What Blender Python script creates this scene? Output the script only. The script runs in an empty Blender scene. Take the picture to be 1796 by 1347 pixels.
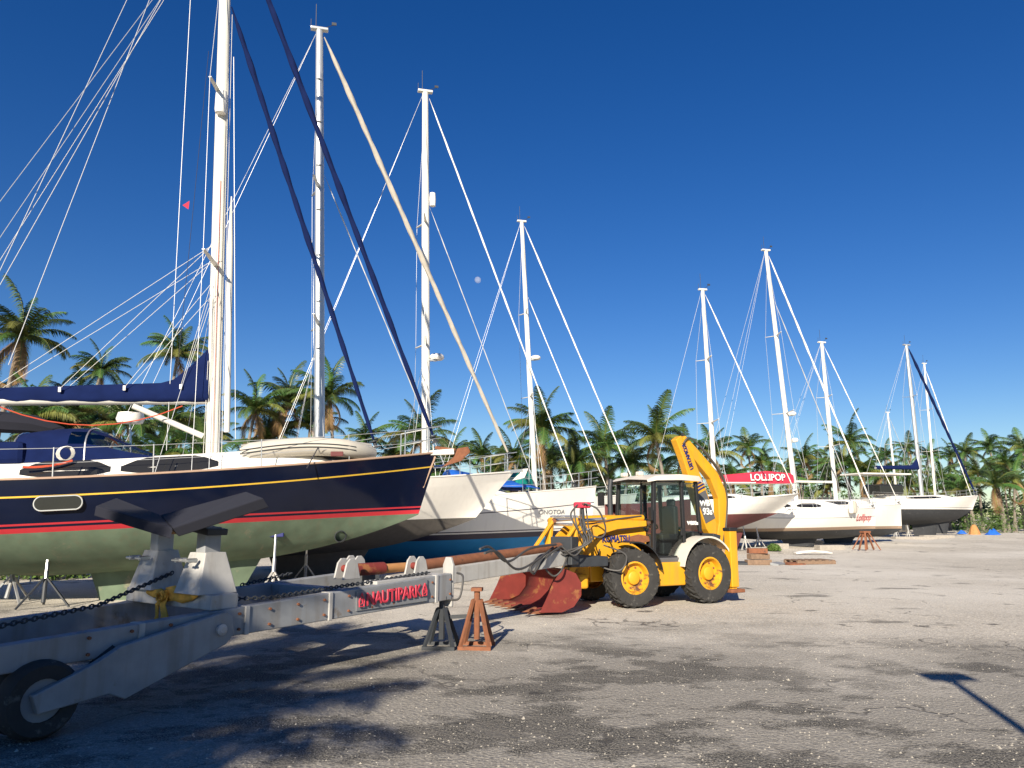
import bpy, bmesh, math, random
from mathutils import Vector, Matrix
R = math.radians
sc = bpy.context.scene
col = sc.collection
# ---------------------------------------------------------------- camera, sky, sun, exposure
EYE, PITCH, FPX = 1.9, R(9.95), 1320.0
cam = bpy.data.objects.new('camera', bpy.data.cameras.new('camera')); col.objects.link(cam)
cam.location = (0, 0, EYE); cam.rotation_euler = (R(90) + PITCH, 0, 0)
cam.data.sensor_width = 36; cam.data.lens = FPX / 1796 * 36
cam.data.clip_start = .1; cam.data.clip_end = 9000
sc.camera = cam
SUN_EL, SUN_AZ = R(25), R(195)
world = bpy.data.worlds.new('World'); sc.world = world; world.use_nodes = True
wn = world.node_tree
sky = wn.nodes.new('ShaderNodeTexSky'); sky.sky_type = 'NISHITA'; sky.sun_disc = False
sky.sun_elevation = SUN_EL; sky.sun_rotation = SUN_AZ
sky.air_density = 1.0; sky.dust_density = 0.0; sky.ozone_density = 4.0; sky.altitude = 0
hs = wn.nodes.new('ShaderNodeHueSaturation'); hs.inputs['Saturation'].default_value = 1.3; hs.inputs['Hue'].default_value = .515
wn.links.new(sky.outputs[0], hs.inputs['Color'])
wn.links.new(hs.outputs[0], wn.nodes['Background'].inputs[0]); wn.nodes['Background'].inputs[1].default_value = .056
sun = bpy.data.objects.new('sun', bpy.data.lights.new('sun', 'SUN')); col.objects.link(sun)
sun.data.energy = 5.0; sun.data.angle = R(.53); sun.data.color = (1, .9, .74)
tos = Vector((math.sin(SUN_AZ) * math.cos(SUN_EL), math.cos(SUN_AZ) * math.cos(SUN_EL), math.sin(SUN_EL)))
sun.rotation_euler = (-tos).to_track_quat('-Z', 'Y').to_euler(); sun.location = (-10, -20, 20)
sc.view_settings.view_transform = 'Standard'; sc.view_settings.look = 'None'
sc.view_settings.exposure = .85; sc.view_settings.gamma = 1
cp, sp_ = math.cos(PITCH), math.sin(PITCH)
def P(x, y, d):                      # photo pixel at a known ground distance -> world
    u, v = (x - 898) / FPX, (673.5 - y) / FPX
    t = d / (cp - v * sp_); return Vector((u * t, d, EYE + (sp_ + v * cp) * t))
def G(x, y, z=0):                    # photo pixel at a known height -> world
    u, v = (x - 898) / FPX, (673.5 - y) / FPX
    t = (z - EYE) / (sp_ + v * cp); return Vector((u * t, (cp - v * sp_) * t, z))
# ---------------------------------------------------------------- materials
MATS = {}
def nd(nt, t, **k):
    n = nt.nodes.new(t)
    for a, b in k.items(): setattr(n, a, b)
    return n
def mat(name, c, rough=.5, metal=0, var=.12, scale=6, c2=None, thr=.55, bump=0, spec=.5, trans=0, rnd=0, grime=0):
    if name in MATS: return MATS[name]
    m = bpy.data.materials.new(name); m.use_nodes = True; nt = m.node_tree; L = nt.links.new
    b = nt.nodes['Principled BSDF']; b.inputs['Roughness'].default_value = rough; b.inputs['Metallic'].default_value = metal
    b.inputs['Specular IOR Level'].default_value = spec
    tc = nd(nt, 'ShaderNodeTexCoord'); no = nd(nt, 'ShaderNodeTexNoise'); no.inputs['Scale'].default_value = scale; no.inputs['Detail'].default_value = 6
    L(tc.outputs['Object'], no.inputs['Vector'])
    mx = nd(nt, 'ShaderNodeMix', data_type='RGBA'); mx.inputs[6].default_value = (*[max(0, q * (1 - var)) for q in c], 1); mx.inputs[7].default_value = (*[q * (1 + var) for q in c], 1)
    L(no.outputs[0], mx.inputs[0]); out = mx.outputs[2]
    if c2:
        n2 = nd(nt, 'ShaderNodeTexNoise'); n2.inputs['Scale'].default_value = scale * .6; n2.inputs['Detail'].default_value = 8; n2.inputs['Roughness'].default_value = .7
        L(tc.outputs['Object'], n2.inputs['Vector'])
        rp = nd(nt, 'ShaderNodeMapRange'); rp.inputs[1].default_value = thr; rp.inputs[2].default_value = thr + .08; L(n2.outputs[0], rp.inputs[0])
        m2 = nd(nt, 'ShaderNodeMix', data_type='RGBA'); m2.inputs[7].default_value = (*c2, 1); L(rp.outputs[0], m2.inputs[0]); L(out, m2.inputs[6]); out = m2.outputs[2]
    if grime:                         # vertical streaks of dirt
        mp = nd(nt, 'ShaderNodeMapping'); mp.inputs['Scale'].default_value = (7, 7, .5); L(tc.outputs['Object'], mp.inputs[0])
        n3 = nd(nt, 'ShaderNodeTexNoise'); n3.inputs['Scale'].default_value = 1.0; n3.inputs['Detail'].default_value = 5; L(mp.outputs[0], n3.inputs['Vector'])
        r3 = nd(nt, 'ShaderNodeMapRange'); r3.inputs[1].default_value = .5; r3.inputs[2].default_value = .8; r3.inputs[4].default_value = grime; L(n3.outputs[0], r3.inputs[0])
        m3 = nd(nt, 'ShaderNodeMix', data_type='RGBA'); m3.inputs[7].default_value = (.16, .12, .08, 1); L(r3.outputs[0], m3.inputs[0]); L(out, m3.inputs[6]); out = m3.outputs[2]
    if rnd:
        oi = nd(nt, 'ShaderNodeObjectInfo'); hv = nd(nt, 'ShaderNodeHueSaturation')
        ma = nd(nt, 'ShaderNodeMapRange'); ma.inputs[3].default_value = .5 - rnd * .025; ma.inputs[4].default_value = .5 + rnd * .02; L(oi.outputs['Random'], ma.inputs[0]); L(ma.outputs[0], hv.inputs['Hue'])
        mb = nd(nt, 'ShaderNodeMapRange'); mb.inputs[3].default_value = 1 - rnd * .4; mb.inputs[4].default_value = 1 + rnd * .5; L(oi.outputs['Random'], mb.inputs[0]); L(mb.outputs[0], hv.inputs['Value'])
        L(out, hv.inputs['Color']); out = hv.outputs[0]
    L(out, b.inputs['Base Color'])
    if trans: b.inputs['Transmission Weight'].default_value = trans
    if bump:
        bp = nd(nt, 'ShaderNodeBump'); bp.inputs['Strength'].default_value = bump; bp.inputs['Distance'].default_value = .02; L(no.outputs[0], bp.inputs['Height']); L(bp.outputs[0], b.inputs['Normal'])
    MATS[name] = m; return m
WHITE = mat('white_gelcoat', (.8, .77, .71), .3, var=.04, scale=2, grime=.09)
DECK = mat('deck_paint', (.7, .67, .61), .5, var=.06)
NAVY = mat('navy_gelcoat', (.004, .007, .022), .12, var=.35, scale=1.2, spec=.3, c2=(.014, .016, .026), thr=.66)
GOLD = mat('gold_stripe', (.65, .4, .04), .4)
RED = mat('red_boot_stripe', (.42, .02, .03), .5)
GREEN = mat('green_antifouling', (.115, .155, .105), .85, var=.4, scale=2.6, c2=(.2, .185, .13), thr=.58, grime=.3, spec=.2)
BLUEB = mat('blue_antifouling', (.01, .2, .46), .7, var=.2, scale=2)
GREYB = mat('grey_brown_antifouling', (.1, .09, .08), .8, var=.25)
BLACKB = mat('black_antifouling', (.03, .032, .036), .75, var=.4, c2=(.09, .09, .09), thr=.6)
MAROON = mat('maroon_antifouling', (.13, .035, .035), .75, var=.25)
TAN = mat('tan_stripe', (.33, .23, .16), .5)
DARKST = mat('dark_stripe', (.03, .025, .05), .4)
ALU = mat('mast_paint', (.66, .64, .58), .35, var=.08, scale=3, c2=(.45, .44, .42), thr=.68)
ALUG = mat('bare_aluminium', (.55, .56, .56), .38, metal=.6, var=.1)
STEEL = mat('stainless_steel', (.62, .62, .6), .3, metal=.8, var=.05)
WIRE = mat('rigging_wire', (.45, .46, .47), .4, metal=.2, var=.05)
ROPE = mat('rope_white', (.66, .64, .58), .9)
ROPER = mat('rope_red', (.5, .07, .03), .9)
DKROPE = mat('dark_rope', (.03, .03, .04), .9)
NAVYC = mat('navy_canvas', (.006, .013, .06), .95, var=.35, scale=3, bump=.4, spec=.1)
BLACKC = mat('black_canvas', (.008, .009, .018), .95)
BLUET = mat('blue_tarp', (.01, .1, .45), .6, var=.3, bump=.5)
GRNT = mat('green_tarp', (.0, .2, .16), .7, var=.3, bump=.5)
BEIGE = mat('beige_sailcloth', (.37, .34, .29), .9, var=.2, scale=9)
GREYC = mat('grey_canvas', (.3, .28, .25), .9, var=.15)
REDC = mat('red_canvas', (.42, .02, .05), .85, var=.2, scale=2, bump=.3)
WIN = mat('smoked_window', (.02, .02, .02), .12)
RUBG = mat('dinghy_fabric', (.46, .43, .37), .6, var=.08)
TEAK = mat('weathered_teak', (.36, .24, .17), .7)
GALV = mat('galvanised_steel', (.27, .28, .29), .62, metal=.2, var=.35, scale=4, c2=(.2, .17, .14), thr=.6, grime=.6, bump=.15)
GALVL = mat('pale_galvanised_steel', (.43, .42, .4), .65, metal=.15, var=.2, scale=6, c2=(.33, .27, .2), thr=.61, grime=.6, bump=.15)
RUST = mat('rusty_steel', (.2, .075, .035), .85, var=.45, scale=9, c2=(.07, .04, .03), thr=.58, bump=.3)
RUSTO = mat('orange_rust', (.42, .2, .07), .85, var=.4, scale=8)
DKST = mat('dark_painted_steel', (.03, .034, .04), .6, var=.3)
RUBBER = mat('tyre_rubber', (.028, .027, .026), .9, var=.4, scale=8, c2=(.1, .095, .085), thr=.57, bump=.4)
YEL = mat('yellow_paint', (.62, .3, .012), .45, var=.12, scale=3, c2=(.45, .21, .02), thr=.64, grime=.3)
YELR = mat('chipped_yellow_paint', (.62, .3, .012), .5, var=.12, scale=5, c2=(.12, .06, .035), thr=.56)
CREAM = mat('cream_plastic', (.58, .53, .46), .55, var=.08)
GREYP = mat('grey_plastic', (.09, .09, .095), .6)
BLKP = mat('black_plastic', (.015, .015, .016), .5)
BUCK = mat('red_bucket_paint', (.17, .024, .018), .7, var=.35, scale=5, c2=(.26, .1, .035), thr=.55, bump=.2)
HOSE = mat('rubber_hose', (.06, .057, .055), .6)
YSTRAP = mat('yellow_webbing', (.58, .32, .05), .85, var=.4, scale=14)
BLUEL = mat('blue_decal', (.015, .02, .12), .5)
WHITEL = mat('white_decal', (.75, .75, .72), .5)
REDL = mat('red_decal', (.55, .04, .07), .6, var=.4, scale=30)
GREYL = mat('grey_decal', (.2, .21, .22), .5)
ORANGE = mat('orange_plastic', (.75, .13, .02), .5)
CONC = mat('concrete', (.32, .29, .25), .9, var=.25, bump=.4)
WOOD = mat('weathered_wood', (.2, .13, .085), .9, var=.4, scale=10)
FOL = mat('palm_leaf', (.045, .09, .02), .45, var=.4, scale=1.2, rnd=1)
FOLY = mat('yellowing_palm_leaf', (.13, .14, .03), .5, var=.35, scale=1.2, rnd=.6)
FOLD = mat('dead_palm_leaf', (.2, .12, .05), .8, var=.3)
BUSHM = mat('shrub_leaf', (.07, .12, .025), .5, var=.6, scale=.7)
BARK = mat('palm_bark', (.2, .17, .14), .95, var=.3, scale=8, bump=.5)
STONE = mat('coral_stone', (.36, .33, .28), .9, var=.35, scale=3)
def glass(name, c, a):
    m = bpy.data.materials.new(name); m.use_nodes = True; nt = m.node_tree; L = nt.links.new
    for n in list(nt.nodes): nt.nodes.remove(n)
    o = nd(nt, 'ShaderNodeOutputMaterial'); t = nd(nt, 'ShaderNodeBsdfTransparent'); t.inputs[0].default_value = (*c, 1)
    g = nd(nt, 'ShaderNodeBsdfGlossy'); g.inputs['Roughness'].default_value = .03; mx = nd(nt, 'ShaderNodeMixShader'); mx.inputs[0].default_value = a
    L(t.outputs[0], mx.inputs[1]); L(g.outputs[0], mx.inputs[2]); L(mx.outputs[0], o.inputs[0]); return m
GLASS = glass('tinted_cab_glass', (.75, .86, .85), .08)
VINYL = glass('clear_vinyl', (.6, .62, .62), .22)
# ---------------------------------------------------------------- mesh builder
class MB:
    def __init__(s): s.v, s.f, s.m = [], [], []
    def add(s, vs, fs, mi=0):
        o = len(s.v); s.v += [Vector(q) for q in vs]; s.f += [[i + o for i in f] for f in fs]; s.m += [mi] * len(fs); return s
    def box(s, c, size, rot=None, mi=0):
        c = Vector(c); a, b, d = [q / 2 for q in size]; rot = rot or Matrix.Identity(3)
        vs = [c + rot @ Vector((x * a, y * b, z * d)) for x in (-1, 1) for y in (-1, 1) for z in (-1, 1)]
        return s.add(vs, [(0, 1, 3, 2), (4, 6, 7, 5), (0, 4, 5, 1), (2, 3, 7, 6), (0, 2, 6, 4), (1, 5, 7, 3)], mi)
    def beam(s, p, q, w, h, w2=None, h2=None, up=(0, 0, 1), mi=0):
        p, q = Vector(p), Vector(q); x = (q - p).normalized(); y = Vector(up).cross(x).normalized(); z = x.cross(y)
        w2 = w if w2 is None else w2; h2 = h if h2 is None else h2
        vs = [o + y * (a * ww / 2) + z * (b * hh / 2) for o, ww, hh in ((p, w, h), (q, w2, h2)) for a, b in ((-1, -1), (1, -1), (1, 1), (-1, 1))]
        return s.add(vs, [(0, 3, 2, 1), (4, 5, 6, 7), (0, 1, 5, 4), (1, 2, 6, 5), (2, 3, 7, 6), (3, 0, 4, 7)], mi)
    def tube(s, pts, r, n=8, mi=0):
        pts = [Vector(q) for q in pts]; k = len(pts); rs = r if isinstance(r, (list, tuple)) else [r] * k; vs = []
        ref = None
        for i, q in enumerate(pts):
            t = (pts[min(i + 1, k - 1)] - pts[max(i - 1, 0)]).normalized()
            if ref is None: ref = Vector((0, 0, 1)) if abs(t.z) < .9 else Vector((1, 0, 0))
            a = (ref - t * ref.dot(t)).normalized(); b = t.cross(a); ref = a
            vs += [q + (a * math.cos(j * 2 * math.pi / n) + b * math.sin(j * 2 * math.pi / n)) * rs[i] for j in range(n)]
        fs = [(i * n + j, i * n + (j + 1) % n, (i + 1) * n + (j + 1) % n, (i + 1) * n + j) for i in range(k - 1) for j in range(n)]
        fs += [tuple(range(n - 1, -1, -1)), tuple((k - 1) * n + j for j in range(n))]
        return s.add(vs, fs, mi)
    def lathe(s, prof, c=(0, 0, 0), rot=None, n=24, mi=0, a0=0, a1=2 * math.pi):   # profile (radius, along axis z)
        rot = rot or Matrix.Identity(3); c = Vector(c); k = len(prof); full = a1 - a0 > 6.28; nn = n if full else n + 1
        vs = [c + rot @ Vector((r * math.cos(a0 + (a1 - a0) * j / n), r * math.sin(a0 + (a1 - a0) * j / n), z)) for j in range(nn) for r, z in prof]
        fs = [(j * k + i, ((j + 1) % nn) * k + i, ((j + 1) % nn) * k + i + 1, j * k + i + 1) for j in range(n) for i in range(k - 1)]
        return s.add(vs, fs, mi)
    def prism(s, poly, f, t0, t1, mi=0):      # f(a, b, t) -> point
        n = len(poly); vs = [f(a, b, t0) for a, b in poly] + [f(a, b, t1) for a, b in poly]
        return s.add(vs, [tuple(range(n - 1, -1, -1)), tuple(range(n, 2 * n))] + [(i, (i + 1) % n, n + (i + 1) % n, n + i) for i in range(n)], mi)
    def grid(s, rows, mi=0, mis=None, close=False):
        k = len(rows[0]); fs, ms = [], []
        for i in range(len(rows) - 1):
            for j in range(k if close else k - 1):
                fs.append((i * k + j, i * k + (j + 1) % k, (i + 1) * k + (j + 1) % k, (i + 1) * k + j)); ms.append(mis[j] if mis else mi)
        o = len(s.v); s.v += [Vector(q) for r in rows for q in r]; s.f += [[i + o for i in f] for f in fs]; s.m += ms; return s
    def build(s, name, mats, parent=None, smooth=False, world=False, bevel=0):
        me = bpy.data.meshes.new(name); vs = s.v
        if world and parent: iv = full(parent).inverted(); vs = [iv @ q for q in vs]
        me.from_pydata([tuple(q) for q in vs], [], s.f)
        for m in (mats if isinstance(mats, (list, tuple)) else [mats]): me.materials.append(m)
        me.polygons.foreach_set('material_index', s.m)
        bm = bmesh.new(); bm.from_mesh(me); bmesh.ops.recalc_face_normals(bm, faces=bm.faces); bm.to_mesh(me); bm.free()
        if smooth: me.shade_smooth(); me.set_sharp_from_angle(angle=R(smooth if smooth is not True else 40))
        o = bpy.data.objects.new(name, me); col.objects.link(o); o.parent = parent
        if bevel:
            b = o.modifiers.new('bevel', 'BEVEL'); b.width = bevel; b.segments = 2; b.limit_method = 'ANGLE'; b.harden_normals = False
        return o
def full(o): return (full(o.parent) if o.parent else Matrix.Identity(4)) @ o.matrix_basis
def tag(o, label=None, cat=None, group=None, kind=None):
    for k, q in (('label', label), ('category', cat), ('group', group), ('kind', kind)):
        if q: o[k] = q
    return o
def empty(name, loc, rz=0, pitch=0, label=None, cat=None, group=None):
    o = bpy.data.objects.new(name, None); col.objects.link(o); o.location = loc; o.rotation_euler = (0, -pitch, rz); o.empty_display_size = .2
    return tag(o, label, cat, group)
def text(body, parent, mtx, size, m, sx=1, bold=.0, shear=0, name='lettering'):
    c = bpy.data.curves.new(name, 'FONT'); c.body = body; c.size = size; c.align_x = 'CENTER'; c.align_y = 'CENTER'; c.extrude = .002; c.bevel_depth = bold * .9; c.bevel_resolution = 0; c.shear = shear
    tmp = bpy.data.objects.new(name, c); me = bpy.data.meshes.new_from_object(tmp); bpy.data.objects.remove(tmp); me.name = name
    me.materials.clear(); me.materials.append(m); o = bpy.data.objects.new(name, me); col.objects.link(o); o.parent = parent
    o.matrix_basis = mtx @ Matrix.Diagonal((sx, 1, 1, 1)); return o
def frame(o, x, y):                  # matrix from origin + text right/up directions
    x = Vector(x).normalized(); y = Vector(y); y = (y - x * y.dot(x)).normalized(); z = x.cross(y)
    m = Matrix((x, y, z)).transposed().to_4x4(); m.translation = Vector(o); return m
RX = Matrix.Rotation(R(90), 3, 'X'); RY = Matrix.Rotation(R(90), 3, 'Y')
# ---------------------------------------------------------------- ground
def ground_mat():
    m = bpy.data.materials.new('coral_gravel_and_worn_asphalt'); m.use_nodes = True; nt = m.node_tree; L = nt.links.new; b = nt.nodes['Principled BSDF']; b.inputs['Roughness'].default_value = .95; b.inputs['Specular IOR Level'].default_value = .2
    g = nd(nt, 'ShaderNodeNewGeometry')
    def noise(s, det=6, ro=.6, sc3=None):
        n = nd(nt, 'ShaderNodeTexNoise'); n.inputs['Scale'].default_value = s; n.inputs['Detail'].default_value = det; n.inputs['Roughness'].default_value = ro
        if sc3:
            mp = nd(nt, 'ShaderNodeMapping'); mp.inputs['Scale'].default_value = sc3; mp.inputs['Rotation'].default_value = (0, 0, R(-35)); L(g.outputs['Position'], mp.inputs[0]); L(mp.outputs[0], n.inputs['Vector'])
        else: L(g.outputs['Position'], n.inputs['Vector'])
        return n.outputs[0]
    def rng(i, a, b_, c=0, d=1):
        r = nd(nt, 'ShaderNodeMapRange'); r.interpolation_type = 'SMOOTHSTEP'
        for k, q in zip((1, 2, 3, 4), (a, b_, c, d)): r.inputs[k].default_value = q
        L(i, r.inputs[0]); return r.outputs[0]
    def mix(f, a, c):
        x = nd(nt, 'ShaderNodeMix', data_type='RGBA'); L(f, x.inputs[0])
        for q, k in ((a, 6), (c, 7)):
            if isinstance(q, tuple): x.inputs[k].default_value = (*q, 1)
            else: L(q, x.inputs[k])
        return x.outputs[2]
    def math_(op, a, c):
        x = nd(nt, 'ShaderNodeMath', operation=op)
        for k, q in enumerate((a, c)):
            if isinstance(q, (int, float)): x.inputs[k].default_value = q
            else: L(q, x.inputs[k])
        return x.outputs[0]
    sep = nd(nt, 'ShaderNodeSeparateXYZ'); L(g.outputs['Position'], sep.inputs[0])
    vor = nd(nt, 'ShaderNodeTexVoronoi'); vor.inputs['Scale'].default_value = 26; L(g.outputs['Position'], vor.inputs['Vector'])
    peb = mix(rng(vor.outputs['Color'], .2, .9), (.36, .32, .26), (.66, .6, .5))
    gravel = mix(noise(1.3), (.4, .37, .32), peb)
    gravel = mix(rng(noise(.12, 5), .35, .7), gravel, (.58, .54, .47))
    asph = mix(rng(noise(60, 3), .45, .62), (.04, .038, .035), (.27, .25, .21))
    asph = mix(rng(noise(2.2, 7, .7), .35, .75), asph, (.15, .138, .12))
    # worn asphalt: mostly the near strip, broken up by noise and wheel-drag streaks
    edge = math_('ADD', sep.outputs[1], math_('MULTIPLY', math_('SUBTRACT', noise(.35, 5), .5), 16))
    edge = math_('ADD', edge, math_('MULTIPLY', sep.outputs[0], .2))
    near = rng(edge, 9.5, 16.5, 1, 0)
    patch = rng(noise(.7, 8, .72, (.8, 1.1, 1)), .4, .56)
    streak = rng(noise(1.0, 6, .6, (.5, .8, 1)), .58, .68)
    cover = math_('MULTIPLY', math_('MAXIMUM', math_('MULTIPLY', near, .66), math_('MAXIMUM', math_('MULTIPLY', patch, near), math_('MULTIPLY', streak, .75))), rng(sep.outputs[1], 24, 34, 1, .12))
    c = mix(cover, gravel, asph)
    spots = rng(noise(.9, 4, .5), .66, .7)
    c = mix(math_('MULTIPLY', spots, .75), c, (.045, .043, .04))
    # thin cracks
    v2 = nd(nt, 'ShaderNodeTexVoronoi', feature='DISTANCE_TO_EDGE'); v2.inputs['Scale'].default_value = .45
    wob = nd(nt, 'ShaderNodeVectorMath', operation='ADD'); L(g.outputs['Position'], wob.inputs[0])
    nz = nd(nt, 'ShaderNodeTexNoise'); nz.inputs['Scale'].default_value = 1.4; nz.inputs['Detail'].default_value = 5; L(g.outputs['Position'], nz.inputs['Vector']); L(nz.outputs['Color'], wob.inputs[1]); L(wob.outputs[0], v2.inputs['Vector'])
    crack = math_('MULTIPLY', rng(v2.outputs[0], .002, .014, 1, 0), rng(noise(.4, 3), .5, .62))
    c = mix(math_('MULTIPLY', crack, .7), c, (.06, .055, .05))
    vary = nd(nt, 'ShaderNodeHueSaturation'); L(c, vary.inputs['Color']); L(rng(noise(34, 5, .75),   .3, .7, .78, 1.36), vary.inputs['Value']); c = vary.outputs[0]
    L(c, b.inputs['Base Color'])
    bp = nd(nt, 'ShaderNodeBump'); bp.inputs['Strength'].default_value = .7; bp.inputs['Distance'].default_value = .012
    L(math_('ADD', math_('ADD', vor.outputs['Distance'], noise(14, 6)), math_('MULTIPLY', crack, -.8)), bp.inputs['Height']); L(bp.outputs[0], b.inputs['Normal'])
    return m
GM = ground_mat()
random.seed(3)
mb = MB(); xs = [-900, -300, -120] + [-60 + i * 2.5 for i in range(61)] + [130, 300, 900]; ys = [-60, -20] + [-4 + i * 1.5 for i in range(80)] + [140, 300, 1200]
def gz(x, y):
    if not (-60 < x < 90 and 0 < y < 115): return 0
    far = max(0, min(1, (y - 26) / 20))
    return far * (.10 * math.sin(x * .9 + y * .37) * math.sin(y * .8) + .06 * math.sin(x * 2.1 + 1) * math.sin(y * 1.7)) - .02 * far
mb.grid([[(x, y, gz(x, y)) for x in xs] for y in ys]); go = mb.build('ground', GM, smooth=180); tag(go, kind='structure')
mb = MB()
for i in range(9000):                # loose coral stones
    y = 3.5 + 22 * random.random() ** 1.6; x = random.uniform(-.85, .8) * y; r = random.uniform(.005, .014) * (1 + (random.random() < .02))
    a = random.random() * 3; c_, s_ = math.cos(a) * r, math.sin(a) * r; h = r * random.uniform(.4, .9)
    mb.add([(x + c_, y + s_, 0), (x - s_ * .8, y + c_ * .8, 0), (x - c_, y - s_, 0), (x + s_ * .7, y - c_ * .7, 0), (x + r * .1, y, h)], [(0, 1, 4), (1, 2, 4), (2, 3, 4), (3, 0, 4)])
tag(mb.build('loose_gravel', STONE), 'loose pale coral stones scattered over the yard ground', 'gravel', kind='stuff')
# ---------------------------------------------------------------- moon (daylight moon, paled by the air in front of it)
mm = bpy.data.materials.new('pale_day_moon'); mm.use_nodes = True; nt = mm.node_tree
pb = nt.nodes['Principled BSDF']; pb.inputs['Roughness'].default_value = 1; pb.inputs['Specular IOR Level'].default_value = 0; pb.inputs['Alpha'].default_value = .15
nz = nd(nt, 'ShaderNodeTexNoise'); nz.inputs['Scale'].default_value = .09; cr = nd(nt, 'ShaderNodeMapRange'); cr.inputs[3].default_value = .5; cr.inputs[4].default_value = 1
tcx = nd(nt, 'ShaderNodeTexCoord'); nt.links.new(tcx.outputs['Object'], nz.inputs[0]); nt.links.new(nz.outputs[0], cr.inputs[0]); nt.links.new(cr.outputs[0], pb.inputs['Base Color'])
mb = MB(); mb.lathe([(15 * math.sin(t * math.pi / 16) + 1e-4, -15 * math.cos(t * math.pi / 16)) for t in range(17)], n=32)
mo = mb.build('moon', mm, smooth=180); mo.location = P(838, 491, 3300); tag(mo, 'pale daytime moon in the blue sky between the masts', 'moon')
# ---------------------------------------------------------------- sailboats
HEAD = R(16)
def lerp(a, b, t): return a + (b - a) * t
class Boat:
    def __init__(s, name, label, mast_px, top_px, d, Lf, La, B, zd, zwl, zk, over=.9, pitch=0, bands=None, mats=None, cove=.28, boot=.16, pk=4, cabin=None, mast_r=.1, spreaders=(.36, .66), head=HEAD, wire=.009, cat='sailboat', mast_mat=None, keel=(-1.3, 1.3)):
        s.Lf, s.La, s.B, s.zd3, s.zwl, s.zk0, s.over, s.pk = Lf, La, B, zd, zwl, zk, over, pk
        base = P(mast_px[0], mast_px[1], d)
        s.root = empty(name, (base.x, base.y, 0), head, pitch, label, cat, 'sailboats laid up ashore in the yard')
        s.inv = full(s.root).inverted(); s.wire = wire; s.b1 = boot
        X = lambda u: -La + (Lf + La) * u
        s.X = X
        rowsets = []; N = 26
        for i in range(N + 1):
            u = i / N; u = 1 - (1 - u) ** 1.35
            rows = s.section(u, cove); rowsets.append(rows)
        mb = MB(); mt = mats or [WHITE, WHITE, WHITE, WHITE, WHITE, WHITE, GREYB]
        mis = [0, 1, 2, 3, 4, 5] + [6] * 6
        for sg in (1, -1): mb.grid([[Vector((x, y * sg, z)) for x, y, z in r] for r in rowsets], mis=mis)
        r0 = rowsets[0]; tr = [Vector((x, y, z)) for x, y, z in r0] + [Vector((x, -y, z)) for x, y, z in r0[::-1]]
        mb.add(tr, [tuple(range(len(tr)))], 0)
        mb.build('hull', mt, s.root, smooth=35)
        mb = MB(); dr = []
        for r in rowsets:
            x, y, z = r[0]; y = max(y - .02, .001); dr.append([(x, y * q, z - .03 + .07 * (1 - q * q) * min(1, y)) for q in (-1, -.6, -.2, .2, .6, 1)])
        mb.grid(dr); mb.build('deck', DECK, s.root, smooth=60)
        for sg in (1, -1):
            mb = MB(); mb.tube([(r[0][0], r[0][1] * sg * .995, r[0][2] + .02) for r in rowsets], .028, 6); mb.build('toe_rail', TEAK if mats and mats[0] is NAVY else DECK, s.root, smooth=True)
        if keel:
            mb = MB(); ks = []
            for z, a, c_, w in ((zk + .12, keel[0] - .2, keel[1] + .25, .16), (.25, keel[0], keel[1] - .1, .13), (.02, keel[0] + .05, keel[1] - .2, .15)):
                ks.append([(lerp(c_, a, t), w * sg * math.sin(math.pi * min(1, t ** .6)) + .001 * sg, z) for t, sg in [(q / 8, 1) for q in range(9)] + [(1 - q / 8, -1) for q in range(1, 8)]])
            mb.grid(ks, close=True); mb.add(ks[-1], [tuple(range(len(ks[-1])))]); mb.build('keel', mt[6], s.root, smooth=50)
            mb = MB(); mb.beam((-La * .82, 0, zwl - .1), (-La * .8, 0, max(.25, zk - .7)), .09, .62, .06, .4, up=(1, 0, 0)); mb.build('rudder', mt[6], s.root, bevel=.03)
        s.mast_r = mast_r
        s.foot = Vector((0, 0, s.sheer(s.u(0)) - .02))
        top = P(top_px[0], top_px[1], d); s.top = s.inv @ top; s.top.y = 0
        s.mm = mast_mat or ALU
        s.mast(mast_r, spreaders)
        if cabin: s.cabin(*cabin)
    def u(s, x): return (x + s.La) / (s.Lf + s.La)
    def sheer(s, u):
        a, m, b = s.zd3; return a * 2 * (u - .5) * (u - 1) - 4 * m * u * (u - 1) + b * 2 * u * (u - .5)
    def hb(s, u):
        t = (u - .42) / .58
        return s.B * (1 - t ** 2.1) if t > 0 else s.B * (1 - .26 * (t * .58 / .42) ** 2)
    def section(s, u, cove=.28):
        zd = s.sheer(u); t = abs(u - .45) / (.55 if u > .45 else .45)
        zk = s.zk0 + ((s.zwl - .03 if u > .45 else s.zwl + .0) - s.zk0) * t ** (s.pk if u > .45 else 2.2)
        zs = [zd, zd - cove, zd - cove - .035, s.zwl + s.b1 + .09, s.zwl + s.b1 + .05, s.zwl + s.b1, s.zwl] if zd - cove - .05 > s.zwl + s.b1 + .1 else [lerp(zd, s.zwl, q / 6) for q in range(7)]
        zs += [lerp(s.zwl, zk, 1 - (1 - q / 6) ** 1.0) for q in range(1, 7)]
        out = []; b = s.hb(u); zb = s.zd3[2]
        for z in zs:
            q = max(0, min(1, (z - zk) / (zd - zk))); fr = (1 - (1 - q) ** 2.6) ** .6; fv = q ** .85; w = max(0, (u - .5) / .5) ** 1.5
            xb = s.Lf - s.over * max(0, (zb - z)) / (zb - s.zwl); x = -s.La + (xb + s.La) * u
            if u < .02: x += .35 * (zd - z) / (zd - s.zwl + .01)
            out.append((x, b * lerp(fr, fv, w), z))
        return out
    def side(s, x, z=None):          # starboard deck-edge point at x
        u = max(0, min(1, s.u(x))); return Vector((x, -s.hb(u), s.sheer(u)))
    def at(s, f, dx=0): return s.foot.lerp(s.top, f) + Vector((dx, 0, 0))
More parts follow.
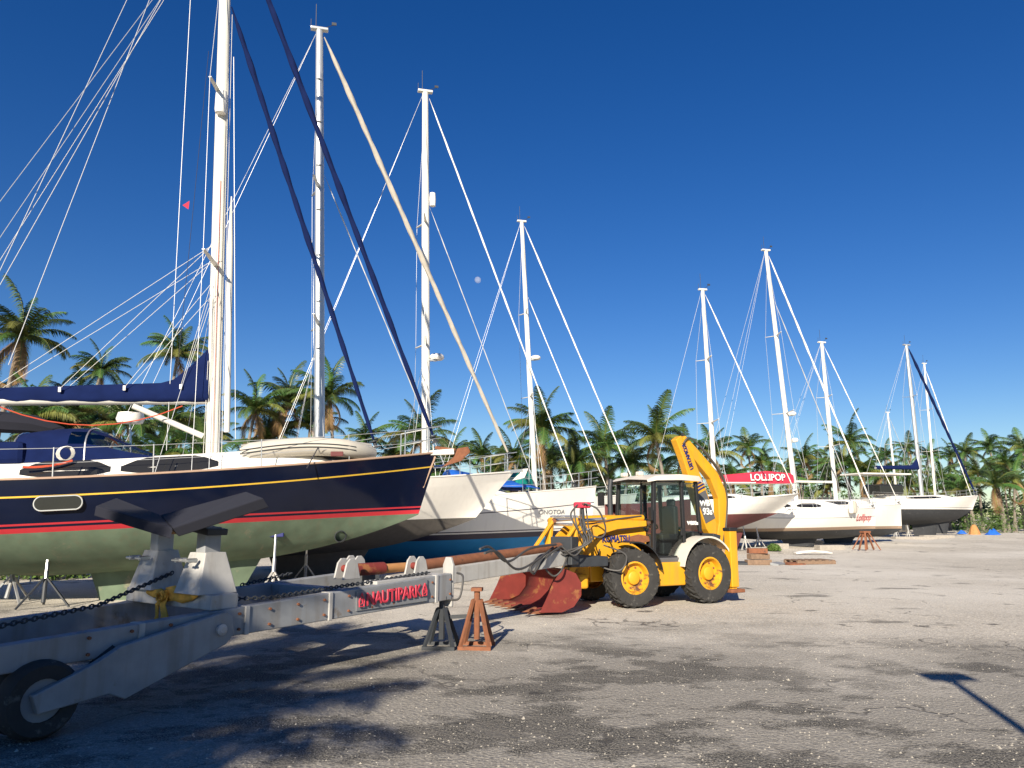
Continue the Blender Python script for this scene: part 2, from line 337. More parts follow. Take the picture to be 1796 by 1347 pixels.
    def line(s, a, b, r=None, m=WIRE, name='stay', sag=0, n=5):
        a, b = Vector(a), Vector(b); k = 9 if sag else 2
        mb = MB(); mb.tube([a.lerp(b, i / (k - 1)) - Vector((0, 0, sag * 4 * (i / (k - 1)) * (1 - i / (k - 1)))) for i in range(k)], r or s.wire, n); return mb.build(name, m, s.root, smooth=True)
    def mast(s, r, spr):
        mb = MB(); n = 12; rows = []
        for i in range(7):
            f = i / 6; c = s.at(f); k = r * (1 - .25 * f ** 3); rows.append([c + Vector((math.cos(a) * k * 1.35, math.sin(a) * k, 0)) for a in [j * 2 * math.pi / n for j in range(n)]])
        mb.grid(rows, close=True); mb.add(rows[-1], [tuple(range(n))]); ma = mb.build('mast', s.mm, s.root, smooth=True)
        mb = MB(); c = s.top; mb.box(c + Vector((0, 0, .05)), (r * 5, r * 1.6, .1)); mb.build('masthead_fitting', s.mm, ma, bevel=.02)
        mb = MB(); mb.tube([c + Vector((-r, 0, .1)), c + Vector((-r, 0, 1.0))], .012, 5); mb.tube([c + Vector((r, 0, .1)), c + Vector((r + .35, .1, .35))], .012, 5); mb.box(c + Vector((r + .38, .1, .4)), (.16, .03, .1)); mb.tube([c + Vector((-r * 2.4, 0, .1)), c + Vector((-r * 2.4, .0, .4))], .01, 5); mb.build('masthead_antenna', DKST, ma)
        tips = []
        cx = -.25
        for f, w in zip(spr, (1.15, .85, .6)):
            c = s.at(f)
            for sg in (1, -1):
                tip = c + Vector((-.22, sg * w, .08)); mb = MB(); mb.beam(c, tip, .13, .045, .08, .03); mb.build('spreader', s.mm, s.root, bevel=.01); tips.append((f, sg, tip))
        for sg in (1, -1):
            ch = s.side(cx); ch = Vector((cx, -sg * ch.y * .94, ch.z)); pts = [ch] + [t for f, q, t in tips if q == sg] + [s.at(.97)]
            for a, b in zip(pts, pts[1:]): s.line(a, b, name='shroud')
            for dx in (.35, -.75): s.line(Vector((cx + dx, ch.y * .97, ch.z)), s.at(spr[0] - .01), name='lower_shroud')
    def forestay(s, f=.98, x=None, r=.06, m=WHITE, foot=.35, name='furled_headsail', drum=True):
        x = s.Lf - .15 if x is None else x; b = Vector((x, 0, s.sheer(min(1, s.u(x))) + foot)); a = s.at(f, s.mast_r * 1.4)
        k = 14; rs = [r * (.35 + .65 * math.sin(math.pi * min(1, (.12 + t / (k - 1)) * .62)) ** .6) * (1 + .1 * math.sin(t * 2.4)) for t in range(k)]
        rs[-1] = r * .25; rs[0] = r * .5
        mb = MB(); rows = []; t = (a - b).normalized(); e1 = t.orthogonal().normalized(); e2 = t.cross(e1)
        for i in range(60):
            q = i / 59; c = b.lerp(a, q); rr = rs[min(k - 1, int(q * (k - 1)))] if q < 1 else rs[-1]
            g = lerp(rs[int(q * (k - 1))], rs[min(k - 1, int(q * (k - 1)) + 1)], q * (k - 1) % 1)
            rows.append([c + (e1 * math.cos(h) + e2 * math.sin(h)) * g * (1 + .14 * math.sin(2 * h + i * 1.3)) for h in [j * math.pi / 4 for j in range(8)]])
        mb.grid(rows, close=True); hs_ = mb.build(name, m, s.root, smooth=True)
        s.line(b - Vector((0, 0, foot)), b, .012, STEEL, 'forestay_foot')
        if drum:
            mb = MB(); Rm = t.to_track_quat('Z', 'Y').to_matrix(); mb.lathe([(.01, -.12), (.11, -.12), (.11, -.09), (.05, -.07), (.05, .03), (.11, .05), (.11, .08), (.01, .08)], b - t * .1, Rm, 12); mb.build('furling_drum', DKST, hs_, smooth=True)
    def backstay(s, n=2):
        for sg in ((1, -1) if n == 2 else (0,)): s.line(s.at(.99, -s.mast_r), Vector((-s.La + .2, sg * .8, s.sheer(0))), name='backstay')
    def boom(s, z, L, cover=None, tail=.3, r=.09, rise=.0, ch=.28):
        a = s.at((z - s.foot.z) / (s.top.z - s.foot.z), -s.mast_r); b = a + Vector((-L, 0, rise))
        mb = MB(); mb.tube([a, b], [r, r * .9], 10); mb.build('boom', s.mm, s.root, smooth=True)
        if cover:
            mb = MB(); rows = []; n = 22
            for i in range(n + 1):
                t = i / n; c = a.lerp(b, t * (1 - tail * .1)); hgt = ch * (1.15 - .55 * t) + (ch * 2.4 * max(0, 1 - t / .16) ** 1.3); w = .16 * (1.15 - .5 * t) * (1 + .08 * math.sin(i * 2.2))
                rows.append([c + Vector((0, w * math.cos(h) * (1.0 if math.sin(h) < .2 else .75), (hgt * math.sin(h) if math.sin(h) > 0 else .13 * math.sin(h)) + .03)) for h in [j * math.pi / 6 for j in range(12)]])
            mb.grid(rows, close=True); mb.add(rows[-1], [tuple(range(12))]); mb.add(rows[0], [tuple(range(12))]); mb.build('sail_cover', cover, s.root, smooth=50)
        s.line(s.at(.99, -s.mast_r), b, .006, ROPE, 'topping_lift')
        s.line(b + Vector((.6, 0, -.08)), Vector((b.x + .8, 0, s.sheer(max(0, s.u(b.x + .8))) + .35)), .012, ROPE, 'mainsheet')
        return a, b
    def cabin(s, xa, xf, h, w=.62, wins=(), m=WHITE, fr=1.6):
        mb = MB(); rows = []; N = 18; s.cab = []
        for i in range(N + 1):
            x = lerp(xa, xf, i / N); u = s.u(x); zd = s.sheer(u) - .02; ww = min(s.hb(u) * w, s.B * w); e = min(1, max(0, xf - x) / fr) ** .6; e2 = min(1, (x - xa) / .35 + .75)
            hh = h * max(.02, e) * e2; s.cab.append((x, ww, zd, hh))
            rows.append([(x, ww * a, zd + hh * q) for a, q in ((-1.06, 0), (-1, .45), (-.93, .82), (-.78, 1), (-.3, 1.08), (.3, 1.08), (.78, 1), (.93, .82), (1, .45), (1.06, 0))])
        mb.grid(rows); mb.add(rows[0], [tuple(range(10))]); mb.add(rows[-1], [tuple(range(10))]); mb.build('cabin', m, s.root, smooth=45)
        for x0, x1, lo, hi in wins:
            mb = MB(); r0, r1 = [], []; K = 8; inn = []
            for i in range(K + 1):
                x = lerp(x0, x1, i / K); j = min(N - 1, max(0, int((x - xa) / (xf - xa) * N))); a, b = s.cab[j], s.cab[j + 1]; t = (x - a[0]) / (b[0] - a[0]); ww, zd, hh = [lerp(a[k], b[k], t) for k in (1, 2, 3)]
                def sd(q): return ww * (lerp(1.06, 1, q / .45) if q < .45 else lerp(1, .93, (q - .45) / .37)) + .012
                e = .5 * (1 - min(1, 5 * min(i, K - i) / K)) * (hi - lo)
                r0.append((x, -sd(lo + e * .4), zd + hh * (lo + e * .4))); r1.append((x, -sd(hi - e), zd + hh * (hi - e))); inn += [(x, -sd(lo + e) + .03, zd + hh * (lo + e)), (x, -sd(hi - e) + .03, zd + hh * (hi - e))]
            mb.grid([r0, r1]); mb.build('cabin_window', WIN, s.root)
            mb = MB(); mb.grid([[(x, -y, z) for x, y, z in r0], [(x, -y, z) for x, y, z in r1]]); mb.build('cabin_window', WIN, s.root)
    def rails(s, n=5, h=.62, xs=None, both=True):
        xs = xs or [lerp(-s.La + .4, s.Lf - 1.7, i / (n - 1)) for i in range(n)]
        for sg in ((1, -1) if both else (1,)):
            tops, mids = [], []
            for x in xs:
                p = s.side(x); p.y = p.y * sg + .06 * sg; mb = MB(); mb.tube([p, p + Vector((0, 0, h))], .014, 6); mb.build('stanchion', STEEL, s.root, smooth=True); tops.append(p + Vector((0, 0, h - .02))); mids.append(p + Vector((0, 0, h * .5)))
            pf = s.side(s.Lf - .9); pf.y = pf.y * sg + .05 * sg
            for row, z in ((tops, h), (mids, h * .5)):
                mb = MB(); mb.tube(row + [pf + Vector((0, 0, z))], .006, 5); mb.build('lifeline', WIRE, s.root)
        mb = MB(); a, b = s.side(s.Lf - .9), s.side(s.Lf - .25); fwd = Vector((s.Lf + .12, 0, s.zd3[2] + h + .06))
        L_ = [Vector((a.x, a.y + .05, a.z + h)), Vector((b.x, b.y, b.z + h + .03)), fwd, Vector((b.x, -b.y, b.z + h + .03)), Vector((a.x, -a.y - .05, a.z + h))]
        mb.tube(L_, .016, 6); mb.tube([q - Vector((.02, 0, h * .48)) for q in L_], .012, 6)
        for q, z in ((L_[0], a.z), (L_[1], b.z), (L_[3], b.z), (L_[4], a.z)): mb.tube([q, (q.x - .03, q.y, z)], .016, 6)
        mb.build('pulpit', STEEL, s.root, smooth=True)
    def radar(s, f, r=.3, dx=.45):
        c = s.at(f, dx); mb = MB(); mb.lathe([(.01, -.11), (r * .8, -.11), (r, -.03), (r * .97, .05), (r * .7, .12), (.01, .13)], c, None, 16); rd = mb.build('radar_dome', WHITE, s.root, smooth=True)
        mb = MB(); mb.beam(s.at(f) - Vector((0, 0, .14)), c - Vector((0, 0, .13)), .2, .05); mb.build('bracket', ALUG, rd)
    def blob(s, pts, m, name, thick=.05):      # draped cloth from a grid of points
        mb = MB(); mb.grid(pts); o = mb.build(name, m, s.root, smooth=60); md = o.modifiers.new('s', 'SOLIDIFY'); md.thickness = thick; return o
def stand(p, hgt, lean, label, pad=GALV, m=GALV, size=.5):
    t = empty('boat_stand', (p.x, p.y, gz(p.x, p.y)), lean, 0, label, 'stand', 'adjustable stands propping the boats')
    hd = Vector((0, .18, hgt))
    mb = MB(); mb.tube([(0, -.1, hgt * .42), hd], .028, 8); mb.build('screw_post', STEEL, t, smooth=True)
    mb = MB(); mb.tube([(0, -.16, .12), (0, .04, hgt * .62)], .042, 8); mb.build('post', m, t, smooth=True)
    for a in (90, 210, 330):
        mb = MB(); q = Vector((math.cos(R(a)) * size, math.sin(R(a)) * size, .02)); mb.beam((0, -.07, hgt * .45), q, .05, .03); mb.build('leg', m, t)
    mb = MB(); mb.box(hd + Vector((0, .03, .02)), (.36, .05, .24), Matrix.Rotation(R(-25), 3, 'X')); mb.build('pad', pad, t, bevel=.02)
    return t
# ---- boat 1: navy hull
b1 = Boat('sailboat', 'navy blue sailboat with gold and red stripes and green bottom', (387, 770), (400, -160), 18.45, 5.57, 8.2, 2.05, (2.95, 2.82, 3.27), 1.72, .72, .55, R(2.8), mats=[NAVY, GOLD, NAVY, RED, NAVY, RED, GREEN], cove=.33, boot=.1, pk=3.2, cabin=(-5.2, 3.0, .5, .66, ((-3.7, -1.95, .2, .9), (-1.75, .25, .2, .9))), mast_r=.125, spreaders=(.335, .63), wire=.0075, keel=(-2.4, .9))
s = b1
s.forestay(.99, 5.45, .078, NAVYC, .5); s.forestay(.8, 3.9, .07, NAVYC, .55, 'furled_staysail'); s.backstay(2); s.rails(6, .66, [-7.4, -5.0, -2.9, -1.0, 1.2, 3.2])
ba, bb = s.boom(4.75, 6.2, NAVYC, .3, .13, .0, .36)
for q in (.1, .3, .52, .75):         # sail cover straps and lazy jacks
    c = ba.lerp(bb, q)
    for sg in (1, -1):
        top_ = c + Vector((0, .17 * sg, .32 - .15 * q)); s.line(top_, s.at(.36, -.1) + Vector((-.0, sg * .5, 0)) if q > .4 else top_.lerp(s.at(.3, -.1) + Vector((0, sg * .4, 0)), 1), .006, ROPE, 'lazy_jack')
    mb = MB(); mb.box(c + Vector((0, -.175, .3 - .15 * q)), (.06, .03, .12)); mb.build('cover_buckle', WHITE, s.root, bevel=.008)
mb = MB(); mb.tube([P(233, 712, 17.7), P(356, 765, 18.3)], .07, 10); mb.build('boom_strut', ALU, s.root, smooth=True, world=True)
mb = MB(); mb.tube([P(406, 345, 18.3), P(404, 432, 18.3), P(398, 758, 18.3)], [.02, .075, .075], 10); mb.build('spinnaker_pole', ALU, s.root, smooth=True, world=True)
mb = MB(); mb.lathe([(.01, -.32), (.13, -.3), (.15, -.22), (.15, .22), (.13, .3), (.01, .32)], P(388, 180, 18.1), None, 14); mb.build('radar_reflector', WHITE, s.root, smooth=True, world=True)
mb = MB(); a = P(320, 360, 18); mb.add([a, a + Vector((.17, 0, .12)), a + Vector((.15, .02, -.1))], [(0, 1, 2)]); mb.build('courtesy_flag', REDC, s.root, world=True)
s.line(s.inv @ P(366, 90, 18.3), s.inv @ P(310, 660, 17.2), .006, DKROPE, 'flag_halyard')
for x0, y0, x1, y1 in ((282, 0, 0, 500), (262, 0, 15, 640), (232, -20, -40, 560), (334, 0, 292, 790), (410, 100, 413, 770)): s.line(s.inv @ P(x0, y0, 18.3), s.inv @ P(x1, y1, 16.6 if x1 < 100 else 18.0), .009, WIRE, 'running_rigging')
for q in range(7): s.line(s.at(.02) + Vector((-.2 + .07 * q, -.16, 0)), s.at(.18 + .1 * q) + Vector((-.15 + .06 * q, -.13, 0)), .007, ROPER if q == 3 else ROPE, 'halyard')
# dodger over the companionway
mb = MB(); rows = []
for i in range(9):
    t = i / 8; x = -3.9 + 2.75 * t; top = s.sheer(s.u(x)) + .42 + .84 * math.sin(math.pi * (.18 + .5 * (1 - t)) ) ** .8 * (1 - .75 * max(0, t - .55) / .45); w = 1.22 - .1 * t
    rows.append([(x, w * math.cos(a) , s.sheer(s.u(x)) + .4 + (top - s.sheer(s.u(x)) - .4) * max(0, math.sin(a)) ** .55) for a in [math.pi * j / 12 for j in range(13)]])
mb.grid(rows[:4], 0); 
for i in range(3, 8):
    for j in range(12): mb.add([rows[i][j], rows[i][j + 1], rows[i + 1][j + 1], rows[i + 1][j]], [(0, 1, 2, 3)], 1 if j in (1, 2, 4, 5, 6, 7, 9, 10) and i < 8 else 0)
mb.build('dodger', [NAVYC, VINYL], s.root, smooth=50)
mb = MB(); mb.tube([Vector(q) + Vector((0, 0, .01)) for q in rows[4]], .018, 6); mb.tube([Vector(q) + Vector((0, 0, .01)) for q in rows[0]], .018, 6); mb.build('dodger_bow', STEEL, s.root, smooth=True)
mb = MB(); mb.box((-4.35, -.2, s.sheer(s.u(-4.3)) + .62), (1.4, 2.2, .5)); mb.build('cockpit_cover', NAVYC, s.root, bevel=.12)
mb = MB(); mb.tube([P(-30, 738, 18.6), P(60, 745, 18.8), P(112, 757, 19)], [.28, .24, .1], 8); mb.build('stowed_awning', BLACKC, s.root, smooth=True, world=True)
mb = MB(); mb.lathe([(.01, 0), (.3, 0), (.34, .1), (.3, .26), (.01, .28)], P(228, 742, 19.3), None, 16); mb.build('radar_dome', WHITE, s.root, smooth=True, world=True)
mb = MB(); mb.tube([P(228, 742, 19.3), P(230, 800, 19.3)], .03, 6); mb.build('radar_pole', STEEL, s.root, world=True)
s.line(s.inv @ P(-5, 712, 16.5), s.inv @ P(320, 712, 17.9), .014, ROPER, 'slack_red_line', sag=.45)
for x0, x1 in ((-6.0, -4.6), (-3.6, -2.7)): s.line(Vector((x0, -1.5, s.sheer(s.u(x0)) + .3)), Vector((x1, -1.35, s.sheer(s.u(x1)) + .42)), .025, ROPER, 'coiled_sheet', sag=.05)
mb = MB(); c = s.side(-2.6); 
for k in range(5): mb.lathe([(.14, -.012), (.152, 0), (.14, .012)], (c.x - .1 + .02 * k, c.y + .03 - .02 * k, c.z + .52), RX, 12)
mb.build('rope_coil', ROPE, s.root, smooth=True)
mb = MB(); zz = s.sheer(s.u(-2.5)) - .5
mb.prism([(-.3 + .13 * math.cos(a), .13 * math.sin(a)) for a in [R(90 + 18 * k) for k in range(11)]] + [(.3 + .13 * math.cos(a), .13 * math.sin(a)) for a in [R(-90 + 18 * k) for k in range(11)]], lambda a, b, t: (-2.75 + a, t, zz + b), -(s.hb(s.u(-2.75)) + .018), -1.8); mb.build('hull_portlight', WIN, s.root)
mb = MB(); mb.tube([(-2.75 + (.3 if math.cos(a) > 0 else -.3) + .145 * math.cos(a), -(s.hb(s.u(-2.75)) + .015), zz + .145 * math.sin(a)) for a in [R(15 * k) for k in range(25)]], .018, 6); mb.build('portlight_rim', STEEL, s.root, smooth=True)
mb = MB(); q = s.inv @ P(597, 941, 19.0); mb.lathe([(.13, -.02), (.15, .02), (.13, .05), (.11, -.3)], (q.x, q.y - .02, q.z), RX, 16); mb.build('bow_thruster_tunnel', DKST, s.root, smooth=True)
mb = MB(); mb.beam((5.45, 0, 3.2), (5.1, 0, 2.4), .14, .08, up=(0, 1, 0)); mb.build('stem_protector', TEAK, s.root)
mb = MB(); mb.beam((5.2, 0, 3.27), (6.0, 0, 3.3), .22, .12, .16, .16); mb.build('bow_roller', DECK, s.root, bevel=.02)
mb = MB(); mb.beam((5.5, 0, 3.42), (6.05, 0, 3.34), .05, .08); mb.prism([(0, .12), (.28, .16), (.34, .02), (.08, -.22), (-.42, -.36), (-.1, -.1)], lambda a, b, t: (6.1 + a, t * (1 + 1.5 * max(0, -b)), 3.26 + b), -.09, .09); mb.build('anchor', RUST, s.root, bevel=.015)
stand(P(478, 1040, 17.9), 1.5, R(16), 'stand with a blue-edged pad under the navy bow', BLUEL, GALVL, .45)
stand(G(75, 1066), 1.45, R(30), 'dark stand leg at the left under the navy boat', RUST, DKST, .55)
stand(G(20, 1058), 1.4, R(-10), 'stand with rusty pad at the left photo edge', RUST, GALV, .5)
stand(P(535, 1020, 20.8), 1.4, R(196), 'stand on the far side of the navy boat', GALV, GALV, .5)
# dinghy lashed on the foredeck
dz = s.sheer(s.u(2.2)); dg = empty('inflatable_dinghy', full(s.root) @ Vector((.7, -.35, dz + .14)), HEAD, R(1.5), 'grey inflatable dinghy lashed upside down on the navy foredeck', 'dinghy')
mb = MB(); rt = []
for i in range(15):
    t = i / 14; rt.append((3.1 * t, -.62 + .5 * max(0, (t - .72) / .28) ** 2, .2 + .16 * math.sin(t * 3.0)))
for sg in (1, -1): mb.tube([(x, y * sg, z) for x, y, z in rt], [.12] + [.22] * 11 + [.2, .19, .16], 12)
mb.build('tube', RUBG, dg, smooth=True)
mb = MB(); rows = [[(x, y * k, z + .16 + .1 * (1 - k * k)) for k in (-1, -.5, 0, .5, 1)] for x, y, z in rt]; mb.grid(rows); mb.build('floor', RUBG, dg, smooth=True)
for dzz in (.05, -.03):
    mb = MB(); mb.tube([(x, y - .216 , z + dzz) for x, y, z in rt[:13]], .014, 5); mb.build('rubbing_strake', DKST, dg)
mb = MB(); mb.box((2.2, -.85, .16), (.3, .04, .12)); mb.build('name_patch', MAROON, dg, bevel=.02)
mb = MB(); mb.tube([(1.5, -1.3, -.2), (1.75, -.86, .3), (1.9, -.5, .6), (1.9, .5, .6)], .014, 5); mb.build('lashing', DKROPE, dg)
# ---- boat 2: white with grey bottom, behind the navy boat
b2 = Boat('sailboat', 'white sailboat with beige furled headsail and grey bottom behind the navy bow', (567, 800), (560, 60), 24, 6.4, 6.5, 2.0, (2.9, 2.85, 3.2), 1.72, .7, 1.35, R(1.5), mats=[WHITE] * 6 + [GREYB], pk=3.5, cabin=(-4, 2.6, .45, .62, ((-2.5, .5, .3, .8),)), mast_r=.12, wire=.0075, spreaders=(.33, .63), mast_mat=ALUG)
s = b2; s.forestay(.985, 6.2, .085, BEIGE, .7); s.backstay(2); s.rails(6)
s.forestay(.66, 4.1, .02, WIRE, .2, 'inner_forestay', False)
mb = MB(); c = s.foot + Vector((0, 0, .45)); mb.add([c + Vector((-1.1, 0, 0)), c + Vector((.12, -.25, -.05)), c + Vector((.12, .25, -.05)), s.at(.1, .05) + Vector((0, 0, .2))], [(0, 1, 3), (0, 3, 2), (1, 2, 3), (0, 2, 1)]); mb.build('mast_cover', GREYC, s.root)
for k in range(9):
    mb = MB(); mb.box(s.at(.08 + .1 * k) + Vector((-.02, -.13, 0)), (.16, .06, .025)); mb.build('mast_step', ALUG, s.root)
mb = MB(); mb.beam((6.1, 0, 3.22), (6.7, 0, 3.25), .2, .1); mb.build('bow_roller', STEEL, s.root); mb = MB(); mb.prism([(0, .1), (.25, .12), (.1, -.2), (-.3, -.28), (-.05, -.05)], lambda a, b, t: (6.65 + a, t, 3.2 + b), -.1, .1); mb.build('anchor', WHITE, s.root, bevel=.02)
mb = MB(); mb.grid([[(x, y, s.sheer(s.u(x)) + .5 + .28 * math.cos(y * 1.6) * math.sin((x + .2) / 2.6 * 3.14) ** .5 if 0 < (x + .2) / 2.6 < 1 else s.sheer(s.u(x)) + .4) for y in (-1.1, -.7, -.2, .3, .8, 1.1)] for x in [q * .32 + 1.2 for q in range(10)]]); mb.build('tarp', BLUET, s.root, smooth=50)
# ---- boat 3: ONOTOA
b3 = Boat('sailboat', 'white sailboat with bright blue bottom and dark stripes behind the loader', (751, 800), (745, 165), 29.5, 7.1, 6.5, 2.1, (2.55, 2.55, 2.95), 1.02, .14, .35, R(1.2), mats=[WHITE, DARKST, WHITE, DARKST, WHITE, DARKST, BLUEB], cove=.62, boot=.2, pk=5, cabin=(-4, 3.2, .5, .6, ((-2.4, .4, .3, .8), (1.2, 2.2, .3, .75))), mast_r=.125, wire=.008, keel=(-1.6, 1.2))
s = b3; s.forestay(.985, 6.1, .035, WHITE, .3); s.backstay(2); s.rails(7); s.radar(.33); s.forestay(.7, 4.5, .02, WIRE, .2, 'inner_forestay', False)
mb = MB(); c = s.at(.72, .3); mb.lathe([(.01, -.3), (.12, -.28), (.14, 0), (.12, .28), (.01, .3)], c, None, 12); mb.build('radar_reflector', WHITE, s.root, smooth=True)
s.blob([[(x, y, s.sheer(s.u(x)) + .12 + (1.25 - .26 * x + .08 * math.sin(x * 5 + y * 3)) * math.cos(y * .95) ** .7) for y in (-1.35, -1.0, -.6, 0, .6, 1.0, 1.35)] for x in (.8, 1.3, 1.8, 2.3, 2.8, 3.3, 3.8, 4.2)], BLUET, 'tarp')
u_ = s.u(4.9); yb = [q for q in s.section(u_, .62)]; q0 = Vector((4.9, -s.hb(u_) * .97 - .012, s.sheer(u_) - .95)); q1 = Vector((5.5, -s.hb(s.u(5.5)) * .95 - .012, s.sheer(s.u(5.5)) - .95))
def hullpt(s, x, z, off=.02):
    u = s.u(x); r = s.section(u, .3)
    for a, b in zip(r, r[1:]):
        if b[2] <= z <= a[2]: t = (a[2] - z) / (a[2] - b[2] + 1e-6); return Vector((lerp(a[0], b[0], t), -lerp(a[1], b[1], t) - off, z))
    return Vector((x, -r[0][1] - off, z))
def hulltext(s, body, x, z, size, m, sx=1, bold=0, shear=0, w=.5):
    a, b, c = hullpt(s, x - w, z), hullpt(s, x + w, z), hullpt(s, x, z + .25); d_ = hullpt(s, x, z, .035)
    return text(body, s.root, frame(d_, b - a, c - hullpt(s, x, z)), size, m, sx, bold, shear)
hulltext(s, 'ONOTOA', 5.0, 1.95, .24, GREYL, 1.25, w=.4)
# ---- boat 4: behind ONOTOA
b4 = Boat('sailboat', 'white sailboat with green tarp behind the blue-bottomed boat', (941, 860), (913, 392), 44, 6.4, 6.2, 2.0, (2.75, 2.75, 3.1), 1.5, .6, .6, R(1), mats=[WHITE, GREYL, WHITE, WHITE, WHITE, WHITE, BLUEB], cove=.55, cabin=(-4, 2.6, .5, .62, ((-2.4, .4, .3, .8),)), mast_r=.115, wire=.0095)
s = b4; s.forestay(.985, 6.3, .045, WHITE, .5); s.forestay(.72, 4.5, .032, WHITE, .4, 'furled_staysail'); s.backstay(2); s.rails(6); s.radar(.5)
s.blob([[(x, y, s.sheer(s.u(x)) + .4 + 1.3 * (1 - abs(y) ** 3 * .35)) for y in (-1.3, -.8, -.3, .3, .8, 1.3)] for x in (-3.2, -2.4, -1.5, -.5)], GRNT, 'tarp')
mb = MB(); mb.beam((5.9, 0, 3.55), (7.2, 0, 3.66), .12, .1); mb.build('bowsprit', DECK, s.root)
# ---- boat 5: maroon bottom
b5 = Boat('sailboat', 'white sailboat with maroon bottom behind the yellow tractor', (1256, 850), (1231, 510), 42, 5.33, 4.4, 1.7, (2.7, 2.75, 3.05), 2.0, .85, 1.5, R(1), mats=[WHITE] * 6 + [MAROON], pk=2.2, cabin=(-3, 2.2, .35, .6, ((-2, .6, .3, .8),)), mast_r=.105, wire=.0095)
s = b5; s.forestay(.98, 5.1, .035, WHITE, .2); s.backstay(1); s.rails(6, .6)
# ---- boat 6: Lollipop
b6 = Boat('sailboat', 'white sailboat with red lettered sail cover, red hull name and black bottom', (1397, 862), (1338, 443), 48.5, 5.95, 7, 2.1, (2.45, 2.3, 2.35), 1.02, .45, .12, R(.6), mats=[WHITE, GREYL, WHITE, TAN, TAN, TAN, BLACKB], cove=.5, boot=.1, pk=6, cabin=(-4.5, 3.2, .5, .62, ((-3, -1.4, .3, .8), (-1, .9, .3, .8))), mast_r=.125, wire=.0095, keel=(-1.2, 1.2))
s = b6; s.forestay(.98, 5.75, .06, WHITE, .2); s.forestay(.8, 4.6, .03, WIRE, .2, 'inner_forestay', False); s.backstay(2); s.rails(7); s.radar(.36); s.radar(.26, .22)
a, b = s.boom(4.0, 5.2, None, r=.1)
mb = MB(); rows = []
for i in range(15):
    t = i / 14; c = a.lerp(b, t) + Vector((0, 0, .02)); h = .72 - .22 * abs(t - .35) * 2; rows.append([c + Vector((0, .2 * y, h * z)) for y, z in ((-.9, -.12), (-1, .3), (-.75, .75), (0, 1), (.75, .75), (1, .3), (.9, -.12))])
mb.grid(rows, close=True); mb.add(rows[0], [tuple(range(7))]); mb.add(rows[-1], [tuple(range(7))]); cv = mb.build('sail_cover', REDC, s.root, smooth=40)
m0 = a.lerp(b, .38); text('LOLLIPOP', cv, frame(m0 + Vector((0, -.29, .3)), (1, 0, 0), (0, .12, 1)), .58, WHITEL, 1.0, .012)
hulltext(s, 'Lollipop', 4.55, 1.75, .62, RED, .95, .004, .15, .5)
mb = MB(); mb.tube([(-6.6, 0, 3.9), (-2.2, 0, 3.95)], .04, 6); mb.box((-5.2, 0, 3.95), (3, 2.4, .06)); mb.build('bimini_frame', DECK, s.root)
for x in (-6.4, -4.0):
    for y in (-1.1, 1.1): mb = MB(); mb.tube([(x, y, 2.4), (x, y, 3.93)], .03, 6); mb.build('bimini_post', STEEL, s.root)
for k, x in enumerate((2.7, 3.05)):
    mb = MB(); p = s.side(x); mb.lathe([(.01, -.4), (.12, -.34), (.16, -.2), (.16, .2), (.12, .34), (.01, .4)], (x, p.y - .18, p.z + .1), None, 10); mb.build('fender', (DECK, BEIGE)[k], s.root, smooth=True)
# ---- boat 7
b7 = Boat('sailboat', 'white sailboat with tan stripe just behind the boat with red hull name', (1466, 868), (1440, 602), 54.5, 5.6, 6, 2.0, (2.6, 2.55, 2.75), 1.0, .4, .1, 0, mats=[WHITE, WHITE, WHITE, TAN, TAN, TAN, BLACKB], boot=.1, pk=6, cabin=(-4, 2.8, .5, .62, ((-2.4, .4, .3, .8),)), mast_r=.125, wire=.0095)
s = b7; s.forestay(.98, 5.4, .035, WHITE, .2); s.backstay(2); s.rails(6); s.boom(4.3, 4.6, None)
# ---- boat 8
b8 = Boat('sailboat', 'white sailboat with black bottom and dark furled headsail at the right', (1617, 868), (1589, 606), 70, 6.5, 7.2, 2.1, (3.4, 3.35, 3.8), 2.5, 1.1, .8, 0, mats=[WHITE, WHITE, WHITE, GREYL, WHITE, WHITE, BLACKB], boot=.1, pk=3, cabin=(-4.5, 3, .4, .62, ((-3, 1, .3, .8),)), mast_r=.15, wire=.012, mast_mat=ALUG)
s = b8; s.forestay(.98, 6.2, .12, NAVYC, .3); s.backstay(1); s.rails(7); s.boom(6.2, 4.8, NAVYC)
mb = MB(); mb.box((-5, 0, 5.6), (5.2, 3, .14)); mb.build('hardtop', DECK, s.root, bevel=.05); mb = MB(); mb.box((-4.3, 0, 4.25), (2.6, 2.2, .9)); mb.build('pilothouse_screen', WIN, s.root, bevel=.15)
for x in (-7, -3):
    for y in (-1.3, 1.3): mb = MB(); mb.tube([(x, y, 3.3), (x, y, 5.6)], .03, 6); mb.build('hardtop_post', STEEL, s.root)
# ---- boats 9 and 10, far behind
b9 = Boat('sailboat', 'far white sailboat with slim white mast behind the black-bottomed boat', (1640, 868), (1622, 638), 82, 5.2, 5.6, 1.8, (3.4, 3.35, 3.7), 2.4, 1.1, .8, 0, mats=[WHITE] * 6 + [BLACKB], mast_r=.11, wire=.012, cabin=(-3.5, 2.4, .4, .6)); s = b9; s.forestay(.95, 5, .05, WHITE, .2); s.backstay(1)
b10 = Boat('sailboat', 'farthest small white sailboat with short thin mast among the palms', (1573, 866), (1556, 724), 93, 4.4, 4.6, 1.5, (3.0, 2.95, 3.3), 2.2, 1.1, .7, 0, mats=[WHITE] * 6 + [GREYB], mast_r=.11, wire=.012, cabin=(-3, 2, .4, .6)); s = b10; s.forestay(.95, 4.2, .03, WIRE, .2); s.backstay(1)
rh = empty('motorboat', G(1098, 930) , HEAD, 0, 'red-sided hull glimpsed through the tractor cab', 'boat'); rh.location = (6.6, 36, 0)
